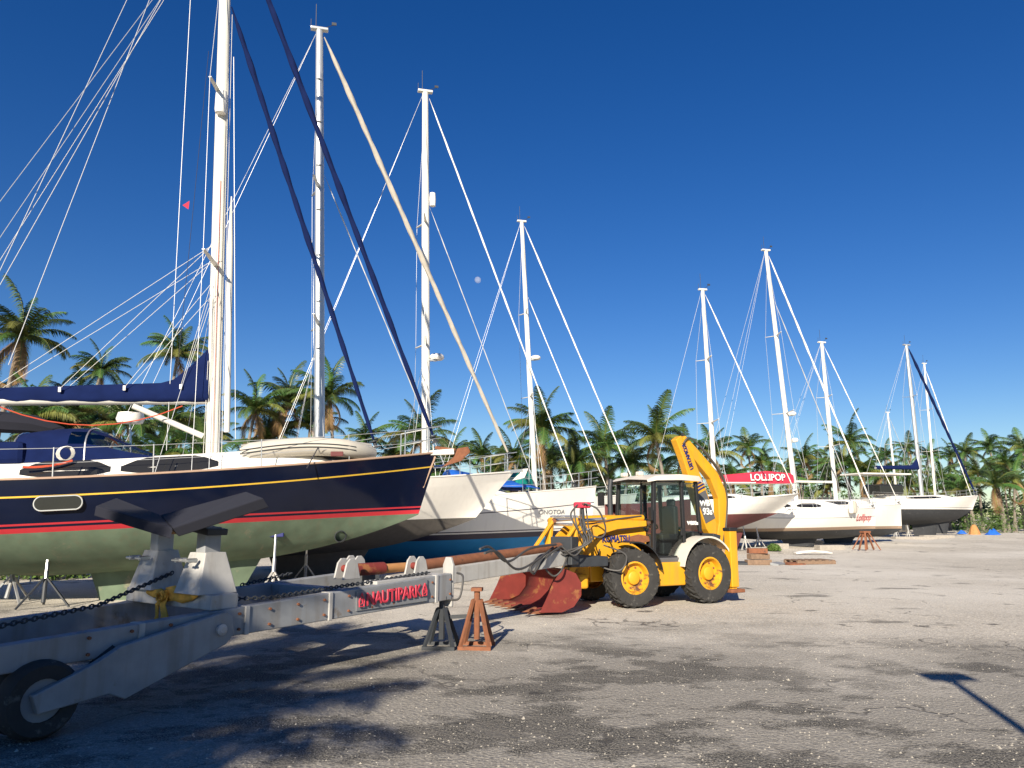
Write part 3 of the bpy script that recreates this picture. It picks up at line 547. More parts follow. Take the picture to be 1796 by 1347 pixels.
mb = MB(); mb.grid([[(-2 + 4 * i / 8, sg * w * (1 - max(0, i / 8 - .5) ** 2 * 3.6), z + .25 * (i / 8) ** 2) for sg, w, z in ((-1, .95, 2.45), (-1, .9, 1.5), (-1, .5, .95), (1, .5, .95), (1, .9, 1.5), (1, .95, 2.45))] for i in range(9)], close=True); mb.build('hull', MAROON, rh, smooth=True)
mb = MB(); mb.box((0, 0, .5), (2.4, .8, .98)); mb.build('cradle', RUST, rh)
for x, y, d, h, lb in ((1307, 965, 0, 1.55, 'stand under the maroon-bottomed hull nearest its bow'), (1330, 962, 0, 1.4, 'slanted stand just right of the maroon hull stand'), (1568, 932, 0, 1.6, 'tall stand under the black-bottomed right boat'), (1590, 932, 0, 1.4, 'short stand right of the tall black-bottom boat stand')):
    p = G(x, y) if y > 940 else P(x, 905, 66 if x < 1580 else 69); p.z = 0; stand(p, h if y > 940 else h * 1.35, HEAD, lb, GALV, GALVL, .4)
# ---------------------------------------------------------------- lifting trailer
A = Vector((P(45, 1136, 6.9).x, 6.9, .70)); B_ = Vector((P(785, 1026, 11.6).x, 11.6, .87))
ax = (B_ - A); ax.z = 0; ax.normalize(); nrm = Vector((-ax.y, ax.x, 0)); up = Vector((0, 0, 1)); W = 1.6
ang = math.atan2(ax.y, ax.x)
tr = empty('boat_trailer', (A.x, A.y, 0), ang, 0, 'galvanised hydraulic boat trailer with a red-lettered sign, on small wheels', 'trailer')
def T(a, n, z): return A * Vector((1, 1, 0)).length * 0 + Vector((A.x, A.y, 0)) + ax * a + nrm * n + up * z
LB = (B_ - A).length
def zc(a): return lerp(.70, .87, a / LB)
mb = MB(); mb.beam(T(-.6, 0, zc(-.6)), T(LB, 0, zc(LB)), .14, .23, .16, .38); mb.build('side_beam', GALV, tr, world=True, bevel=.012)
mb = MB(); mb.beam(T(-.9, W, zc(-.9)), T(LB, W, zc(LB)), .14, .23, .16, .38); mb.build('side_beam', GALV, tr, world=True, bevel=.012)
mb = MB(); mb.beam(T(LB - 1.5, .1, zc(LB) + .14), T(LB - .1, .1, zc(LB) + .16), .25, .06); mb.build('top_flange', GALVL, tr, world=True, bevel=.01)
mb = MB(); mb.beam(T(LB - .15, .09, zc(LB) - .02), T(LB - .15, W - .09, zc(LB) - .02), .3, .3); mb.build('front_cross_beam', DKST, tr, world=True, bevel=.01)
mb = MB(); mb.beam(T(LB - 1.9, .05, zc(LB) - .0), T(LB - 1.9, W, zc(LB)), .2, .2); mb.build('cross_beam', GALV, tr, world=True, bevel=.01)
mb = MB(); mb.beam(T(.9, .4, zc(.9)+.02), T(2.5, .35, zc(2.5) + .02), .5, .03); mb.build('rusty_plate', RUST, tr, world=True)
def Pt(x, y, z): return G(x, y, z)
# NAUTIPARK sign on the near beam
sa, sb = LB * .665, LB * .9
mb = MB(); mb.beam(T(sa, -.088, zc(sa) + .01), T(sb, -.098, zc(sb) + .01), .012, .24, .012, .3); sg_ = mb.build('sign_plate', GREYL, tr, world=True)
mid = T((sa + sb) / 2, -.118, zc((sa + sb) / 2) + .01); iv = full(tr).inverted()
t_ = frame(mid, T(sb, 0, zc(sb)) - T(sa, 0, zc(sa)), up); text('NAUTIPARK', tr, iv @ t_, .225, REDL, .86, .008)
for a_ in (sa + .07, sb - .07):
    c = T(a_, -.118, zc(a_) + .01); mb = MB(); mb.tube([c + ax * q + up * w for q, w in ((0, .1), (.045, .0), (.04, -.07), (-.04, -.07), (-.045, 0), (0, .1))], .009, 5); mb.tube([c + ax * q + up * w for q, w in ((0, .03), (.018, -.03), (-.018, -.04))], .008, 5); mb.build('sign_emblem', REDL, tr, world=True)
for k in range(14):                  # bolts along the near beam
    a_ = .5 + k * .4
    for dz_ in (-.07, .07): mb = MB(); c = T(a_, -.07, zc(a_) + dz_ * (1 + a_ * .08)); mb.tube([c, c - nrm * .03], .016, 6); mb.build('bolt', RUST, tr, world=True)
for a_ in (1.0, 2.2, 3.4, 5.4): mb = MB(); c = T(a_, 0, zc(a_)); hh_ = lerp(.25, .4, a_ / LB); mb.beam(c - ax * .03, c + ax * .03, .19, hh_); mb.build('weld_collar', GALVL, tr, world=True, bevel=.008)
# chains along the beams
def chain(pts, name='chain', r=.009, ln=.06):
    pts = [Vector(q) for q in pts]; mb = MB(); k = 0
    for p, q in zip(pts, pts[1:]):
        n = max(1, int((q - p).length / (ln * .75))); d_ = (q - p).normalized()
        for i in range(n):
            c = p.lerp(q, (i + .5) / n); e = (up if k % 2 else d_.cross(up)).normalized(); k += 1
            mb.tube([c + d_ * (ln / 2 * math.cos(h)) + e * (ln * .32 * math.sin(h)) for h in [R(45 * j) for j in range(9)]], r, 5)
    return mb.build(name, DKST, tr, smooth=True, world=True)
chain([T(LB - .35, .06, zc(LB) + .215), T(2.6, .06, zc(2.6) + .19), T(2.2, .3, zc(2.2) + .2), T(1.75, .5, zc(2) + .3)])
chain([T(LB - 1.6, W, zc(LB) + .215), T(3.3, W, zc(3) + .19)])
chain([T(-.3, .35, .9), T(.9, .6, 1.0), T(2.0, 1.1, 1.24)], r=.009, ln=.065)
# swing arm and wheel, near side; same on far side
for n0, m_ in ((-.16, GALV), (W + .16, GALVL)):
    sgn = -1 if n0 < 0 else 1
    pv = T(1.8, n0, .72); hub = T(.1, n0 + sgn * .06, .33)
    mb = MB(); dv = (hub - pv); L0 = dv.length; dv.normalize(); pe = Vector((0, 0, 1)).cross(nrm); e2 = nrm.cross(dv).normalized()
    prof = [(-.17, -.1), (-.15, .1), (-.04, .17), (.1, .18), (L0 * .62, .27), (L0 * .7, .16), (L0 + .08, .08), (L0 + .1, -.09), (L0 * .74, -.16), (L0 * .6, -.22), (.05, -.17), (-.1, -.16)]
    mb.prism(prof, lambda a, b, t: pv + dv * a - e2 * b + nrm * t, -.04, .04); mb.build('swing_arm', m_, tr, world=True, bevel=.012)
    mb = MB(); mb.lathe([(.001, -.03), (.06, -.03), (.06, .02), (.03, .035), (.001, .035)], pv + nrm * (sgn * .05), Matrix.Rotation(ang, 3, 'Z') @ RX, 12); mb.build('pivot_pin', GALVL, tr, world=True)
    rt_ = Matrix.Rotation(ang, 3, 'Z') @ RX
    wv = bpy.data.objects.new('wheel', None); col.objects.link(wv); wv.parent = tr
    for off in (.12, .36):
        mb = MB(); c = hub - nrm * (sgn * off); c.z = .33; mb.lathe([(.18, -.1), (.29, -.11), (.325, -.07), (.33, 0), (.325, .07), (.29, .11), (.18, .1)], c, rt_, 28); mb.build('tyre', RUBBER, wv, smooth=True, world=True)
        mb = MB(); mb.lathe([(.001, -.07), (.18, -.08), (.18, .08), (.001, .07)], c, rt_, 20); mb.build('rim', GREYL, wv, smooth=True, world=True)
    mb = MB(); mb.tube([T(.75, n0 * .2 + .0, .66), T(.45, n0 * .6, .42)], .06, 10); mb.build('suspension_ram', BLKP, tr, smooth=True, world=True)
mb = MB(); mb.lathe([(.02, -.2), (.13, -.2), (.15, 0), (.13, .2), (.02, .2)], T(-.5, .0, .86), Matrix.Rotation(ang, 3, 'Z') @ RY, 12); mb.build('strap_winch', RUST, tr, smooth=True, world=True)
mb = MB(); mb.tube([T(2.9, .3, zc(3) + .04), T(3.7, .3, zc(3.7) + .04)], .11, 12); mb.build('hydraulic_tank', BLKP, tr, smooth=True, world=True)
# lifting towers on a cross beam
tb = 1.95
mb = MB(); mb.beam(T(tb, -.02, .98), T(tb, W + .1, .98), .34, .16); mb.build('lift_cross_beam', GALVL, tr, world=True, bevel=.012)
for n_, m_, mt in ((.35, GALVL, DKST), (1.3, GALVL, RUSTO)):
    c = T(tb, n_, 0); mb = MB(); r1 = [c + ax * (a * .24) + nrm * (b * .24) + up * 1.06 for a, b in ((-1, -1), (1, -1), (1, 1), (-1, 1))]; r2 = [c + ax * (a * .13) + nrm * (b * .15) + up * 1.5 for a, b in ((-1, -1), (1, -1), (1, 1), (-1, 1))]
    mb.grid([r1, r2], close=True); mb.add(r2, [(0, 1, 2, 3)]); tw = mb.build('tower_base', m_, tr, world=True, bevel=.01)
    mb = MB(); mb.beam(c + up * 1.4, c + up * 1.78, .17, .2, up=ax); mb.build('lift_post', GALVL if mt is RUSTO else GALV, tr, world=True, bevel=.01)
    mb = MB(); mb.beam(c + up * 1.72 - nrm * .16, c + up * 1.76 + nrm * .16, .26, .07); mb.build('post_head', mt, tr, world=True, bevel=.01)
    for q in (-1, 1):
        mb = MB(); mb.tube([c + ax * -.2 + nrm * (.1 * q) + up * 1.42, c - ax * .33 + nrm * (.1 * q) + up * 1.42], .025, 6); mb.tube([c - ax * .33 + nrm * (.1 * q - .06) + up * 1.42, c - ax * .33 + nrm * (.1 * q + .06) + up * 1.42], .014, 6); mb.build('clamp_screw', STEEL, tr, world=True)
def pad(p4, name='lift_pad'):
    p4 = [Vector(q) for q in p4]; n = (p4[1] - p4[0]).cross(p4[3] - p4[0]).normalized(); n = n if n.z > 0 else -n
    mb = MB(); mb.add(p4 + [q - n * .12 for q in p4], [(0, 1, 2, 3), (7, 6, 5, 4), (0, 4, 5, 1), (1, 5, 6, 2), (2, 6, 7, 3), (3, 7, 4, 0)]); mb.build(name, BLACKC, tr, world=True, bevel=.012)
vn, vf = P(303, 926, 8.3), P(281, 903, 9.2)
pad([P(168, 887, 9.1), vn, vf, P(204, 873, 10.0)]); pad([vn, P(461, 873, 7.6), P(432, 862, 8.5), vf])
mb = MB(); mb.tube([P(205, 911, 9.1), P(300, 931, 8.5)], .025, 6); mb.build('pad_strut', GALVL, tr, world=True)
# tongue and hydraulics
te = P(995, 976, 15.6); tf = T(LB - .3, W * .5, zc(LB) + .08)
mb = MB(); mb.beam(T(LB - .5, W * .5, zc(LB) + .02), te, .3, .26, .3, .3); mb.build('tongue', GALVL, tr, world=True, bevel=.015)
mb = MB(); pts = [T(LB + .1, W * .5, zc(LB) + .25), te + up * .2 - ax * .3]; mb.tube(pts, .085, 12); mb.build('hydraulic_cylinder', RUST, tr, smooth=True, world=True)
mb = MB(); mb.tube([T(LB - 1.15, W * .55, zc(LB) + .26), T(LB - .55, W * .5, zc(LB) + .26)], .09, 12); mb.build('hydraulic_cylinder', BUCK, tr, smooth=True, world=True)
mb = MB(); mb.tube([T(LB - .55, W * .5, zc(LB) + .25), T(LB + .1, W * .5, zc(LB) + .25)], .07, 12); mb.build('cylinder_rod', RUSTO, tr, smooth=True, world=True)
for a_, n_ in ((LB - 1.35, W * .45), (LB - .35, .32), (LB - .75, W * .75)):
    for q in (-.09, .09):
        c = T(a_, n_ + q, zc(LB) + .16); mb = MB(); mb.prism([(-.16, 0), (.16, 0), (.1, .22), (.04, .28), (-.04, .28), (-.1, .22)], lambda a, b, t: c + ax * a + up * b + nrm * t, -.015, .015); mb.build('bracket', GALVL, tr, world=True, bevel=.006)
    mb = MB(); c = T(a_, n_, zc(LB) + .3); mb.tube([c - nrm * .1, c + nrm * .1], .05, 10); mb.build('pulley', BUCK, tr, smooth=True, world=True)
c = T(LB + .02, .0, zc(LB)); mb = MB(); mb.prism([(-.08, -.3), (.08, -.3), (.1, .3), (.05, .42), (-.05, .42), (-.1, .3)], lambda a, b, t: c + nrm * (a + .02) + up * b + ax * t, 0, .05); mb.build('end_plate', GALVL, tr, world=True, bevel=.01)
# yellow strap tied on the cross beam
def ribbon(mb, pts, w, side):
    pts = [Vector(q) for q in pts]; side = Vector(side).normalized(); k = 5
    mb.grid([[q + side * (w * (j / (k - 1) - .5)) - ax * (.014 * math.sin(j * 2.1 + i * 1.7)) for j in range(k)] for i, q in enumerate(pts)])
mb = MB(); c = T(tb - .19, .8, 1.02)
ribbon(mb, [c, c - nrm * .15 + up * .03, c - nrm * .32 + up * .01, c - nrm * .5 + up * .05, c - nrm * .62 + up * .1], .16, up)
ribbon(mb, [c, c + nrm * .12 + up * .02, c + nrm * .25, c + nrm * .4 + up * .03], .09, up)
ribbon(mb, [c - ax * .02, c - ax * .05 - up * .1 - nrm * .03, c - ax * .04 - up * .22 - nrm * .06, c - ax * .05 - up * .46 - nrm * .02], .15, nrm)
ribbon(mb, [c - ax * .03, c - ax * .06 - up * .1 + nrm * .06, c - ax * .05 - up * .24 + nrm * .08, c - ax * .04 - up * .3 + nrm * .11], .07, nrm + up * .3)
for k in range(3): ribbon(mb, [c - ax * (.03 + .02 * k) + nrm * (.07 * math.cos(h)) + up * (.06 * math.sin(h)) for h in [R(40 * q + 50 * k) for q in range(8)]], .07, ax + nrm * .3)
st_ = mb.build('cargo_strap', YSTRAP, smooth=60); md = st_.modifiers.new('s', 'SOLIDIFY'); md.thickness = .01; tag(st_, 'yellow webbing strap knotted over the trailer cross beam', 'strap')
# hose post and hoses at the tongue head
mb = MB(); mb.box(te + up * .12 - ax * .1, (.28, .5, .55), Matrix.Rotation(ang, 3, 'Z')); mb.build('coupling_block', DKST, tr, world=True, bevel=.02)
mb = MB(); mb.beam(te - up * .08, P(1062, 984, 16.1), .28, .26, .2, .2); mb.build('drawbar_head', DKST, tr, world=True, bevel=.02)
hp = P(1027, 958, 15.5); ht = P(1021, 886, 15.5); mb = MB(); mb.tube([hp, ht], .035, 8); mb.build('hose_post', DKST, tr, world=True)
mb = MB(); mb.box(ht, (.34, .2, .12)); mb.build('hose_saddle', REDC, tr, world=True, bevel=.03)
random.seed(8)
def hose(pts, r=.02, m=HOSE, parent=tr, name='hose'):
    pts = [Vector(q) for q in pts]; out = []
    for i in range(len(pts) - 1):
        p0, p1, p2, p3 = pts[max(0, i - 1)], pts[i], pts[i + 1], pts[min(len(pts) - 1, i + 2)]
        for k in range(7):
            t = k / 7; out.append(.5 * ((2 * p1) + (p2 - p0) * t + (2 * p0 - 5 * p1 + 4 * p2 - p3) * t * t + (3 * p1 - p0 - 3 * p2 + p3) * t ** 3))
    mb = MB(); mb.tube(out + [pts[-1]], r, 6); return mb.build(name, m, parent, smooth=True, world=True)
for k in range(5):
    o = k * 3; w_ = lambda a: random.uniform(-a, a)
    hose([P(1016 + o, 883, 15.5 - .05 * k), P(1003 + k * 7 + w_(3), 896 + w_(5), 15.25 + .1 * k), P(1008 + k * 6, 925 + w_(6), 15.2 + .08 * k), P(1024 + k * 3, 950, 15.3), P(1008 - k * 7, 972 + w_(6), 15.2), P(985 - o * 2, 958 + k * 5, 15.1)], .017)
hose([P(1024, 884, 15.4), P(1048, 893, 15.4), P(1062, 925, 15.5), P(1055, 942, 15.5), P(1030, 938, 15.4)], .018)
hose([P(985, 958, 15.2), P(960, 975, 14.6), P(940, 1000, 14.3), P(936, 1006, 14.2), P(930, 995, 14.1), P(950, 975, 14.6)], .024)
hose([P(975, 955, 15.0), P(930, 962, 14), P(890, 985, 13.2), P(860, 960, 12.6), P(842, 963, 12.2)], .022); hose([P(970, 960, 15.0), P(938, 985, 14), P(905, 998, 13.3), P(872, 968, 12.6), P(850, 970, 12.2)], .022)
hose([P(995, 975, 15.3), P(985, 1000, 15), P(970, 1010, 14.9), P(955, 990, 14.8), P(975, 962, 15.1)], .018); hose([P(802, 1005, 11.6), P(812, 1012, 11.4), P(806, 1048, 11.3), P(790, 1052, 11.4)], .016)
# jack stands carrying the trailer front
for c, m_, lb in ((G(835, 1140) + Vector((0, .2, 0)), RUST, 'rusty steel jack stand under the trailer tongue'), (T(LB - .1, .02, 0), DKST, 'dark shaded jack stand under the sign end of the trailer beam')):
    t = empty('jack_stand', (c.x, c.y, 0), ang + .5, 0, lb, 'jack stand', 'jack stands under the trailer'); hh = .78 if m_ is RUST else .66
    for a, b in ((-1, -1), (1, -1), (1, 1), (-1, 1)): mb = MB(); mb.beam((a * .05, b * .05, hh - .1), (a * .21, b * .21, .03), .05, .04); mb.build('leg', m_, t)
    mb = MB(); mb.tube([(0, 0, .12), (0, 0, hh + .05)], .045, 8); mb.build('post', m_, t)
    for a in (-1, 1): mb = MB(); mb.beam((a * .22, -.24, .025), (a * .22, .24, .025), .06, .05); mb.build('foot_bar', m_, t)
    mb = MB(); mb.box((0, 0, hh + .05), (.16, .16, .05)); mb.build('saddle', m_, t)
mb = MB(); mb.beam(G(835, 1140) + Vector((0, .2, .45)), T(LB - .1, .1, .42), .04, .05); mb.build('stand_tie_bar', DKST, tr, world=True)
# ---------------------------------------------------------------- backhoe loader
PH = R(27); tx = empty('backhoe_loader', (2.15, 17.13, 0), R(180) + PH, 0, 'yellow backhoe loader with red front bucket coupled to the trailer', 'backhoe loader')
def wheel(x, y, r, w, steer=0):
    wv = bpy.data.objects.new('wheel', None); col.objects.link(wv); wv.parent = tx; wv.location = (x, y, r); wv.rotation_euler = (0, 0, steer)
    mb = MB(); mb.lathe([(r * .55, -w * .42), (r * .8, -w * .5), (r * .93, -w * .47), (r * .955, -w * .3), (r * .96, w * .3), (r * .93, w * .47), (r * .8, w * .5), (r * .55, w * .42)], (0, 0, 0), RX, 48); ty = mb.build('tyre', RUBBER, wv, smooth=35)
    mb = MB(); n = 22
    for i in range(n):
        for sg in (1, -1):
            a0 = 2 * math.pi * (i + (.5 if sg > 0 else 0)) / n; pts = []
            for t in (0, .35, .7, 1.0):
                a = a0 + .22 * (1 - t) * 1.0; yy = sg * w * (.04 + .47 * t); rr = r * (1.0 if t < .9 else .9); pts.append((a, yy, rr))
            top, bot = [], []
            for a, yy, rr in pts:
                for k, da in ((0, -.035), (1, .035)): top.append(Vector((rr * math.cos(a + da), yy, rr * math.sin(a + da)))); bot.append(Vector((rr * .93 * math.cos(a + da), yy, rr * .93 * math.sin(a + da))))
            vs = top + bot; N_ = 8; fs = []
            for j in range(3): fs += [(2 * j, 2 * j + 1, 2 * j + 3, 2 * j + 2), (2 * j, 2 * j + 2, N_ + 2 * j + 2, N_ + 2 * j), (2 * j + 1, N_ + 2 * j + 1, N_ + 2 * j + 3, 2 * j + 3)]
            fs += [(0, N_, N_ + 1, 1), (6, 7, N_ + 7, N_ + 6)]; mb.add(vs, fs)
    mb.build('tread', RUBBER, ty)
    sg = 1 if y > 0 else -1
    mb = MB(); q = sg * w; mb.lathe([(r * .55, -.42 * q), (r * .55, .42 * q), (r * .5, .44 * q), (r * .47, .34 * q), (r * .44, .16 * q), (r * .25, .14 * q), (r * .22, .3 * q), (r * .17, .34 * q), (.001, .34 * q)], (0, 0, 0), RX.inverted() , 32); rm = mb.build('rim', YELR, wv, smooth=35)
    for k in range(8): mb = MB(); a = k * math.pi / 4 + .3; mb.tube([(r * .35 * math.cos(a), .13 * q, r * .35 * math.sin(a)), (r * .35 * math.cos(a), .2 * q, r * .35 * math.sin(a))], .022, 6); mb.build('wheel_nut', RUST, rm)
wheel(0, .82, .62, .44, R(-8)); wheel(0, -.82, .62, .44, R(-8)); wheel(-2.1, .82, .65, .46); wheel(-2.1, -.82, .65, .46)
def tb_(name, c, size, m, bevel=.02, rot=None, parent=tx): mb = MB(); mb.box(c, size, rot); return mb.build(name, m, parent, bevel=bevel)
tb_('chassis', (-.9, 0, .72), (3.3, .7, .4), YEL); tb_('front_axle', (0, 0, .6), (.3, 1.4, .26), YEL, .04); tb_('rear_axle', (-2.1, 0, .65), (.4, 1.4, .34), DKST, .04)
tb_('fuel_tank', (-1.02, .62, .66), (.95, .5, .5), YEL, .03); tb_('front_frame', (.75, 0, .85), (.7, .62, .5), YELR, .05); tb_('front_weight', (1.05, .2, .55), (.25, .7, .3), YELR, .05); tb_('toolbox', (1.0, -.1, .32), (.3, .5, .2), ORANGE, .02)
mb = MB(); mb.grid([[(x, -w * k, z0) , (x, -w, z0), (x, -w, z1 - .12), (x, -w * .75, z1), (x, w * .75, z1), (x, w, z1 - .12), (x, w, z0)] for x, w, z0, z1, k in ((-.72, .46, .95, 1.66, 1), (-.2, .46, .95, 1.6, 1), (.5, .44, .98, 1.57, 1), (.85, .4, 1.0, 1.42, 1))]); mb.add([(.85, -.4, 1.0), (.85, -.4, 1.3), (.85, -.3, 1.42), (.85, .3, 1.42), (.85, .4, 1.3), (.85, .4, 1.0)], [tuple(range(6))]); hd = mb.build('hood', YEL, tx, smooth=30)
text('KOMATSU', hd, frame((.12, .463, 1.41), (-1, 0, 0), (0, 0, 1)), .19, BLUEL, .85, .01)
mb = MB(); mb.prism([(-.35, .0), (-.62, .05), (-.6, .16), (-.3, .2), (.1, .13), (.0, .04)], lambda a, b, t: (a - .2, t, 1.3 + b), .463, .47); mb.build('rust_patch', RUST, hd)
mb = MB(); mb.tube([(-.5, -.6, 1.5), (-.5, -.6, 2.55), (-.54, -.6, 2.75)], [.07, .06, .05], 10); mb.build('exhaust_stack', DKST, tx, smooth=True)
# cab
cx0, cx1, cw, z0, z1 = -.72, -2.25, .7, .98, 2.68
def post(p, q, w=.08, name='cab_pillar'): mb = MB(); mb.beam(p, q, w, w, up=(0, 1, 0)); mb.build(name, BLKP, tx, bevel=.015)
for sg in (1, -1):
    y = cw * sg
    post((cx0, y, z0), (cx0 - .1, y * .96, z1), .09); post((-1.62, y, z0 + .35), (-1.62, y * .97, z1), .08); post((cx1 + .12, y * .98, 1.55), (cx1 + .18, y * .95, z1), .08)
    mb = MB(); mb.add([(cx0 - .03, y, z0 + .05), (-1.35, y, z0 + .05), (-1.6, y, z0 + .45), (-1.6, y * .97, z1 - .05), (cx0 - .12, y * .97, z1 - .05)], [(0, 1, 2, 3, 4)]); mb.build('door_glass', GLASS, tx)
    mb = MB(); mb.add([(-1.64, y, 1.5), (cx1 + .12, y * .98, 1.62), (cx1 + .18, y * .96, z1 - .05), (-1.64, y * .97, z1 - .05)], [(0, 1, 2, 3)]); qg = mb.build('quarter_glass', GLASS, tx)
    if sg > 0: text('WB93s', qg, frame((-1.9, y + .012, 1.74), (-1, 0, 0), (0, 0, 1)), .115, WHITEL, .95, .006)
    tb_('door_handle', (-1.56, y + .03 * sg, 1.55), (.1, .04, .16), BLKP, .01)
    post((cx0 - .02, y, z0 + .02), (-1.4, y, z0 + .02), .07, 'door_sill')
    tb_('work_light', (-1.62, y * 1.0, z1 - .08), (.1, .1, .12), BLKP, .02)
mb = MB(); mb.add([(cx0, -cw, z0 + .5), (cx0, cw, z0 + .5), (cx0 - .1, cw * .96, z1), (cx0 - .1, -cw * .96, z1)], [(0, 1, 2, 3)]); mb.build('windscreen', GLASS, tx)
mb = MB(); mb.add([(cx1 + .1, -cw, 1.6), (cx1 + .1, cw, 1.6), (cx1 + .18, cw * .96, z1), (cx1 + .18, -cw * .96, z1)], [(0, 1, 2, 3)]); mb.build('rear_window', GLASS, tx)
post((cx0 - .05, .22, z0 + .5), (cx0 - .1, .22, z1), .05); post((cx0 - .1, -cw, z1), (cx0 - .1, cw, z1), .09, 'roof_rail'); post((cx1 + .18, -cw, z1), (cx1 + .18, cw, z1), .08, 'roof_rail')
mb = MB(); mb.grid([[(x, -w, z), (x, -w * .96, z + h), (x, 0, z + h + .04), (x, w * .96, z + h), (x, w, z)] for x, w, z, h in ((cx0 + .12, .74, 2.64, .05), (cx0 - .1, .8, 2.68, .1), (-1.5, .82, 2.7, .13), (cx1 + .15, .8, 2.68, .12), (cx1 + .0, .74, 2.64, .05))]); mb.add([(cx0 + .12, -.74, 2.64), (cx0 + .12, .74, 2.64), (cx1, .74, 2.64), (cx1, -.74, 2.64)], [(0, 1, 2, 3)]); mb.build('cab_roof', CREAM, tx, smooth=30)
for y in (-.5, .1): tb_('beacon', (cx0 - .15, y, 2.86), (.14, .16, .1), CREAM, .03)
tb_('cab_floor', (-1.5, 0, .98), (1.5, 1.3, .06), BLKP); tb_('dashboard', (-.95, 0, 1.35), (.25, .9, .3), BLKP, .04); tb_('rear_console', (-2.1, 0, 1.35), (.25, 1.2, .4), BLKP, .04)
mb = MB(); mb.box((-1.6, 0, 1.42), (.5, .5, .16)); mb.box((-1.83, 0, 1.78), (.14, .46, .7)); mb.box((-1.87, 0, 2.2), (.1, .26, .18)); mb.box((-1.6, 0, 1.2), (.3, .3, .35)); mb.build('seat', BLKP, tx, bevel=.04)
mb = MB(); rt2 = Matrix.Rotation(R(-35), 3, 'Y'); mb.tube([Vector((-1.22, 0, 1.72)) + rt2 @ Vector((.19 * math.cos(a), .19 * math.sin(a), 0)) for a in [R(24 * k) for k in range(16)]], .018, 6); mb.tube([(-1.0, 0, 1.4), (-1.22, 0, 1.72)], .03, 6); mb.build('steering_wheel', BLKP, tx, smooth=True)
mb = MB(); mb.box((-.62, .78, 1.95), (.06, .1, .28)); mb.tube([(-.72, .7, 2.1), (-.62, .78, 2.05)], .012, 5); mb.build('mirror', BLKP, tx); mb = MB(); mb.box((-.5, -.98, 2.3), (.06, .2, .32)); mb.tube([(-.75, -.7, 2.45), (-.5, -.98, 2.42)], .015, 5); mb.build('mirror', BLKP, tx)
mb = MB(); mb.box((-1.1, .74, .88), (.95, .1, .24)); mb.build('side_step', GREYP, tx, bevel=.02)
for sg in (1, -1):
    mb = MB(); mb.lathe([(.74, -.2), (.78, -.2), (.78, .2), (.74, .2)], (-2.1, .8 * sg, .68), RX, 16, a0=R(10), a1=R(150)); mb.build('rear_fender', CREAM, tx, smooth=35)
    mb = MB(); mb.prism([(.78 * math.cos(a), .78 * math.sin(a)) for a in [R(10 + 8.75 * k) for k in range(17)]] + [(.45, .35), (.3, .2)], lambda a, b, t: (-2.1 + a, t, .68 + b), .62 * sg, .6 * sg); mb.build('fender_panel', CREAM, tx)
    mb = MB(); mb.lathe([(.7, -.22), (.73, -.22), (.73, .22), (.7, .22)], (0, .82 * sg, .64), RX, 14, a0=R(75), a1=R(170)); mb.build('front_fender', BLKP, tx, smooth=35)
    y = .58 * sg                     # loader arm, tilt ram and linkage
    mb = MB(); pl = [(-.62, 1.74), (.2, 1.72), (.75, 1.6), (1.15, 1.25), (1.5, .62)]; wd = [.12, .2, .22, .2, .13]
    up_, dn = [], []
    for i, (x, z) in enumerate(pl):
        a, b = pl[max(0, i - 1)], pl[min(4, i + 1)]; tx_, tz_ = b[0] - a[0], b[1] - a[1]; l = math.hypot(tx_, tz_); up_.append((x - tz_ / l * wd[i] / 2, z + tx_ / l * wd[i] / 2)); dn.append((x + tz_ / l * wd[i] / 2, z - tx_ / l * wd[i] / 2))
    mb.prism(up_ + dn[::-1], lambda a, b, t: (a, t, b), y - .05, y + .05); mb.build('loader_arm', YEL, tx, bevel=.012)
    mb = MB(); mb.tube([(-.58, y * .92, 1.86), (.45, y * .92, 1.84)], .07, 12); mb.build('tilt_cylinder', YEL, tx, smooth=True); mb = MB(); mb.tube([(.45, y * .92, 1.84), (1.2, y * .92, 1.8)], .035, 10); mb.build('cylinder_rod', STEEL, tx, smooth=True)
    mb = MB(); mb.beam((1.2, y * .92, 1.86), (1.32, y * .92, 1.2), .09, .16, .09, .2, up=(0, 1, 0)); mb.build('bell_crank', YELR, tx, bevel=.02); mb = MB(); mb.beam((1.2, y * .92 + .08, 1.82), (1.85, y * .92 + .08, 1.05), .06, .1, up=(0, 1, 0)); mb.build('tilt_link', YEL, tx, bevel=.015)
    mb = MB(); mb.tube([(1.2, y * .92 - .12, 1.8), (1.2, y * .92 + .14, 1.8)], .05, 10); mb.build('pivot_pin', RUST, tx, smooth=True)
for x, z in ((1.2, 1.88), (1.12, 1.72)): mb = MB(); mb.tube([(x, -.55, z), (x, .55, z)], .035, 8); mb.build('cross_tube', STEEL, tx, smooth=True)
tx.scale = (.955, 1, 1)
# front bucket
pf = [(2.5, .07), (2.0, .05), (1.72, .14), (1.54, .34), (1.53, .58), (1.66, .78), (1.95, .88)]
mb = MB(); mb.grid([[(x, y, z) for x, z in pf] for y in (-1.15, -.4, .4, 1.15)]); bo = mb.build('bucket', BUCK, tx, smooth=35); md = bo.modifiers.new('s', 'SOLIDIFY'); md.thickness = .03
for y in (-1.15, 1.15): mb = MB(); mb.prism(pf + [(2.2, .6), (2.3, .4)], lambda a, b, t: (a, t, b), y - .02, y + .02); mb.build('bucket_side', BUCK, bo)
for k in range(8): mb = MB(); y = -1.05 + .3 * k; mb.prism([(2.38, .04), (2.38, .13), (2.74, .05)], lambda a, b, t: (a, t, b), y - .045, y + .045); mb.build('bucket_tooth', RUST, bo)
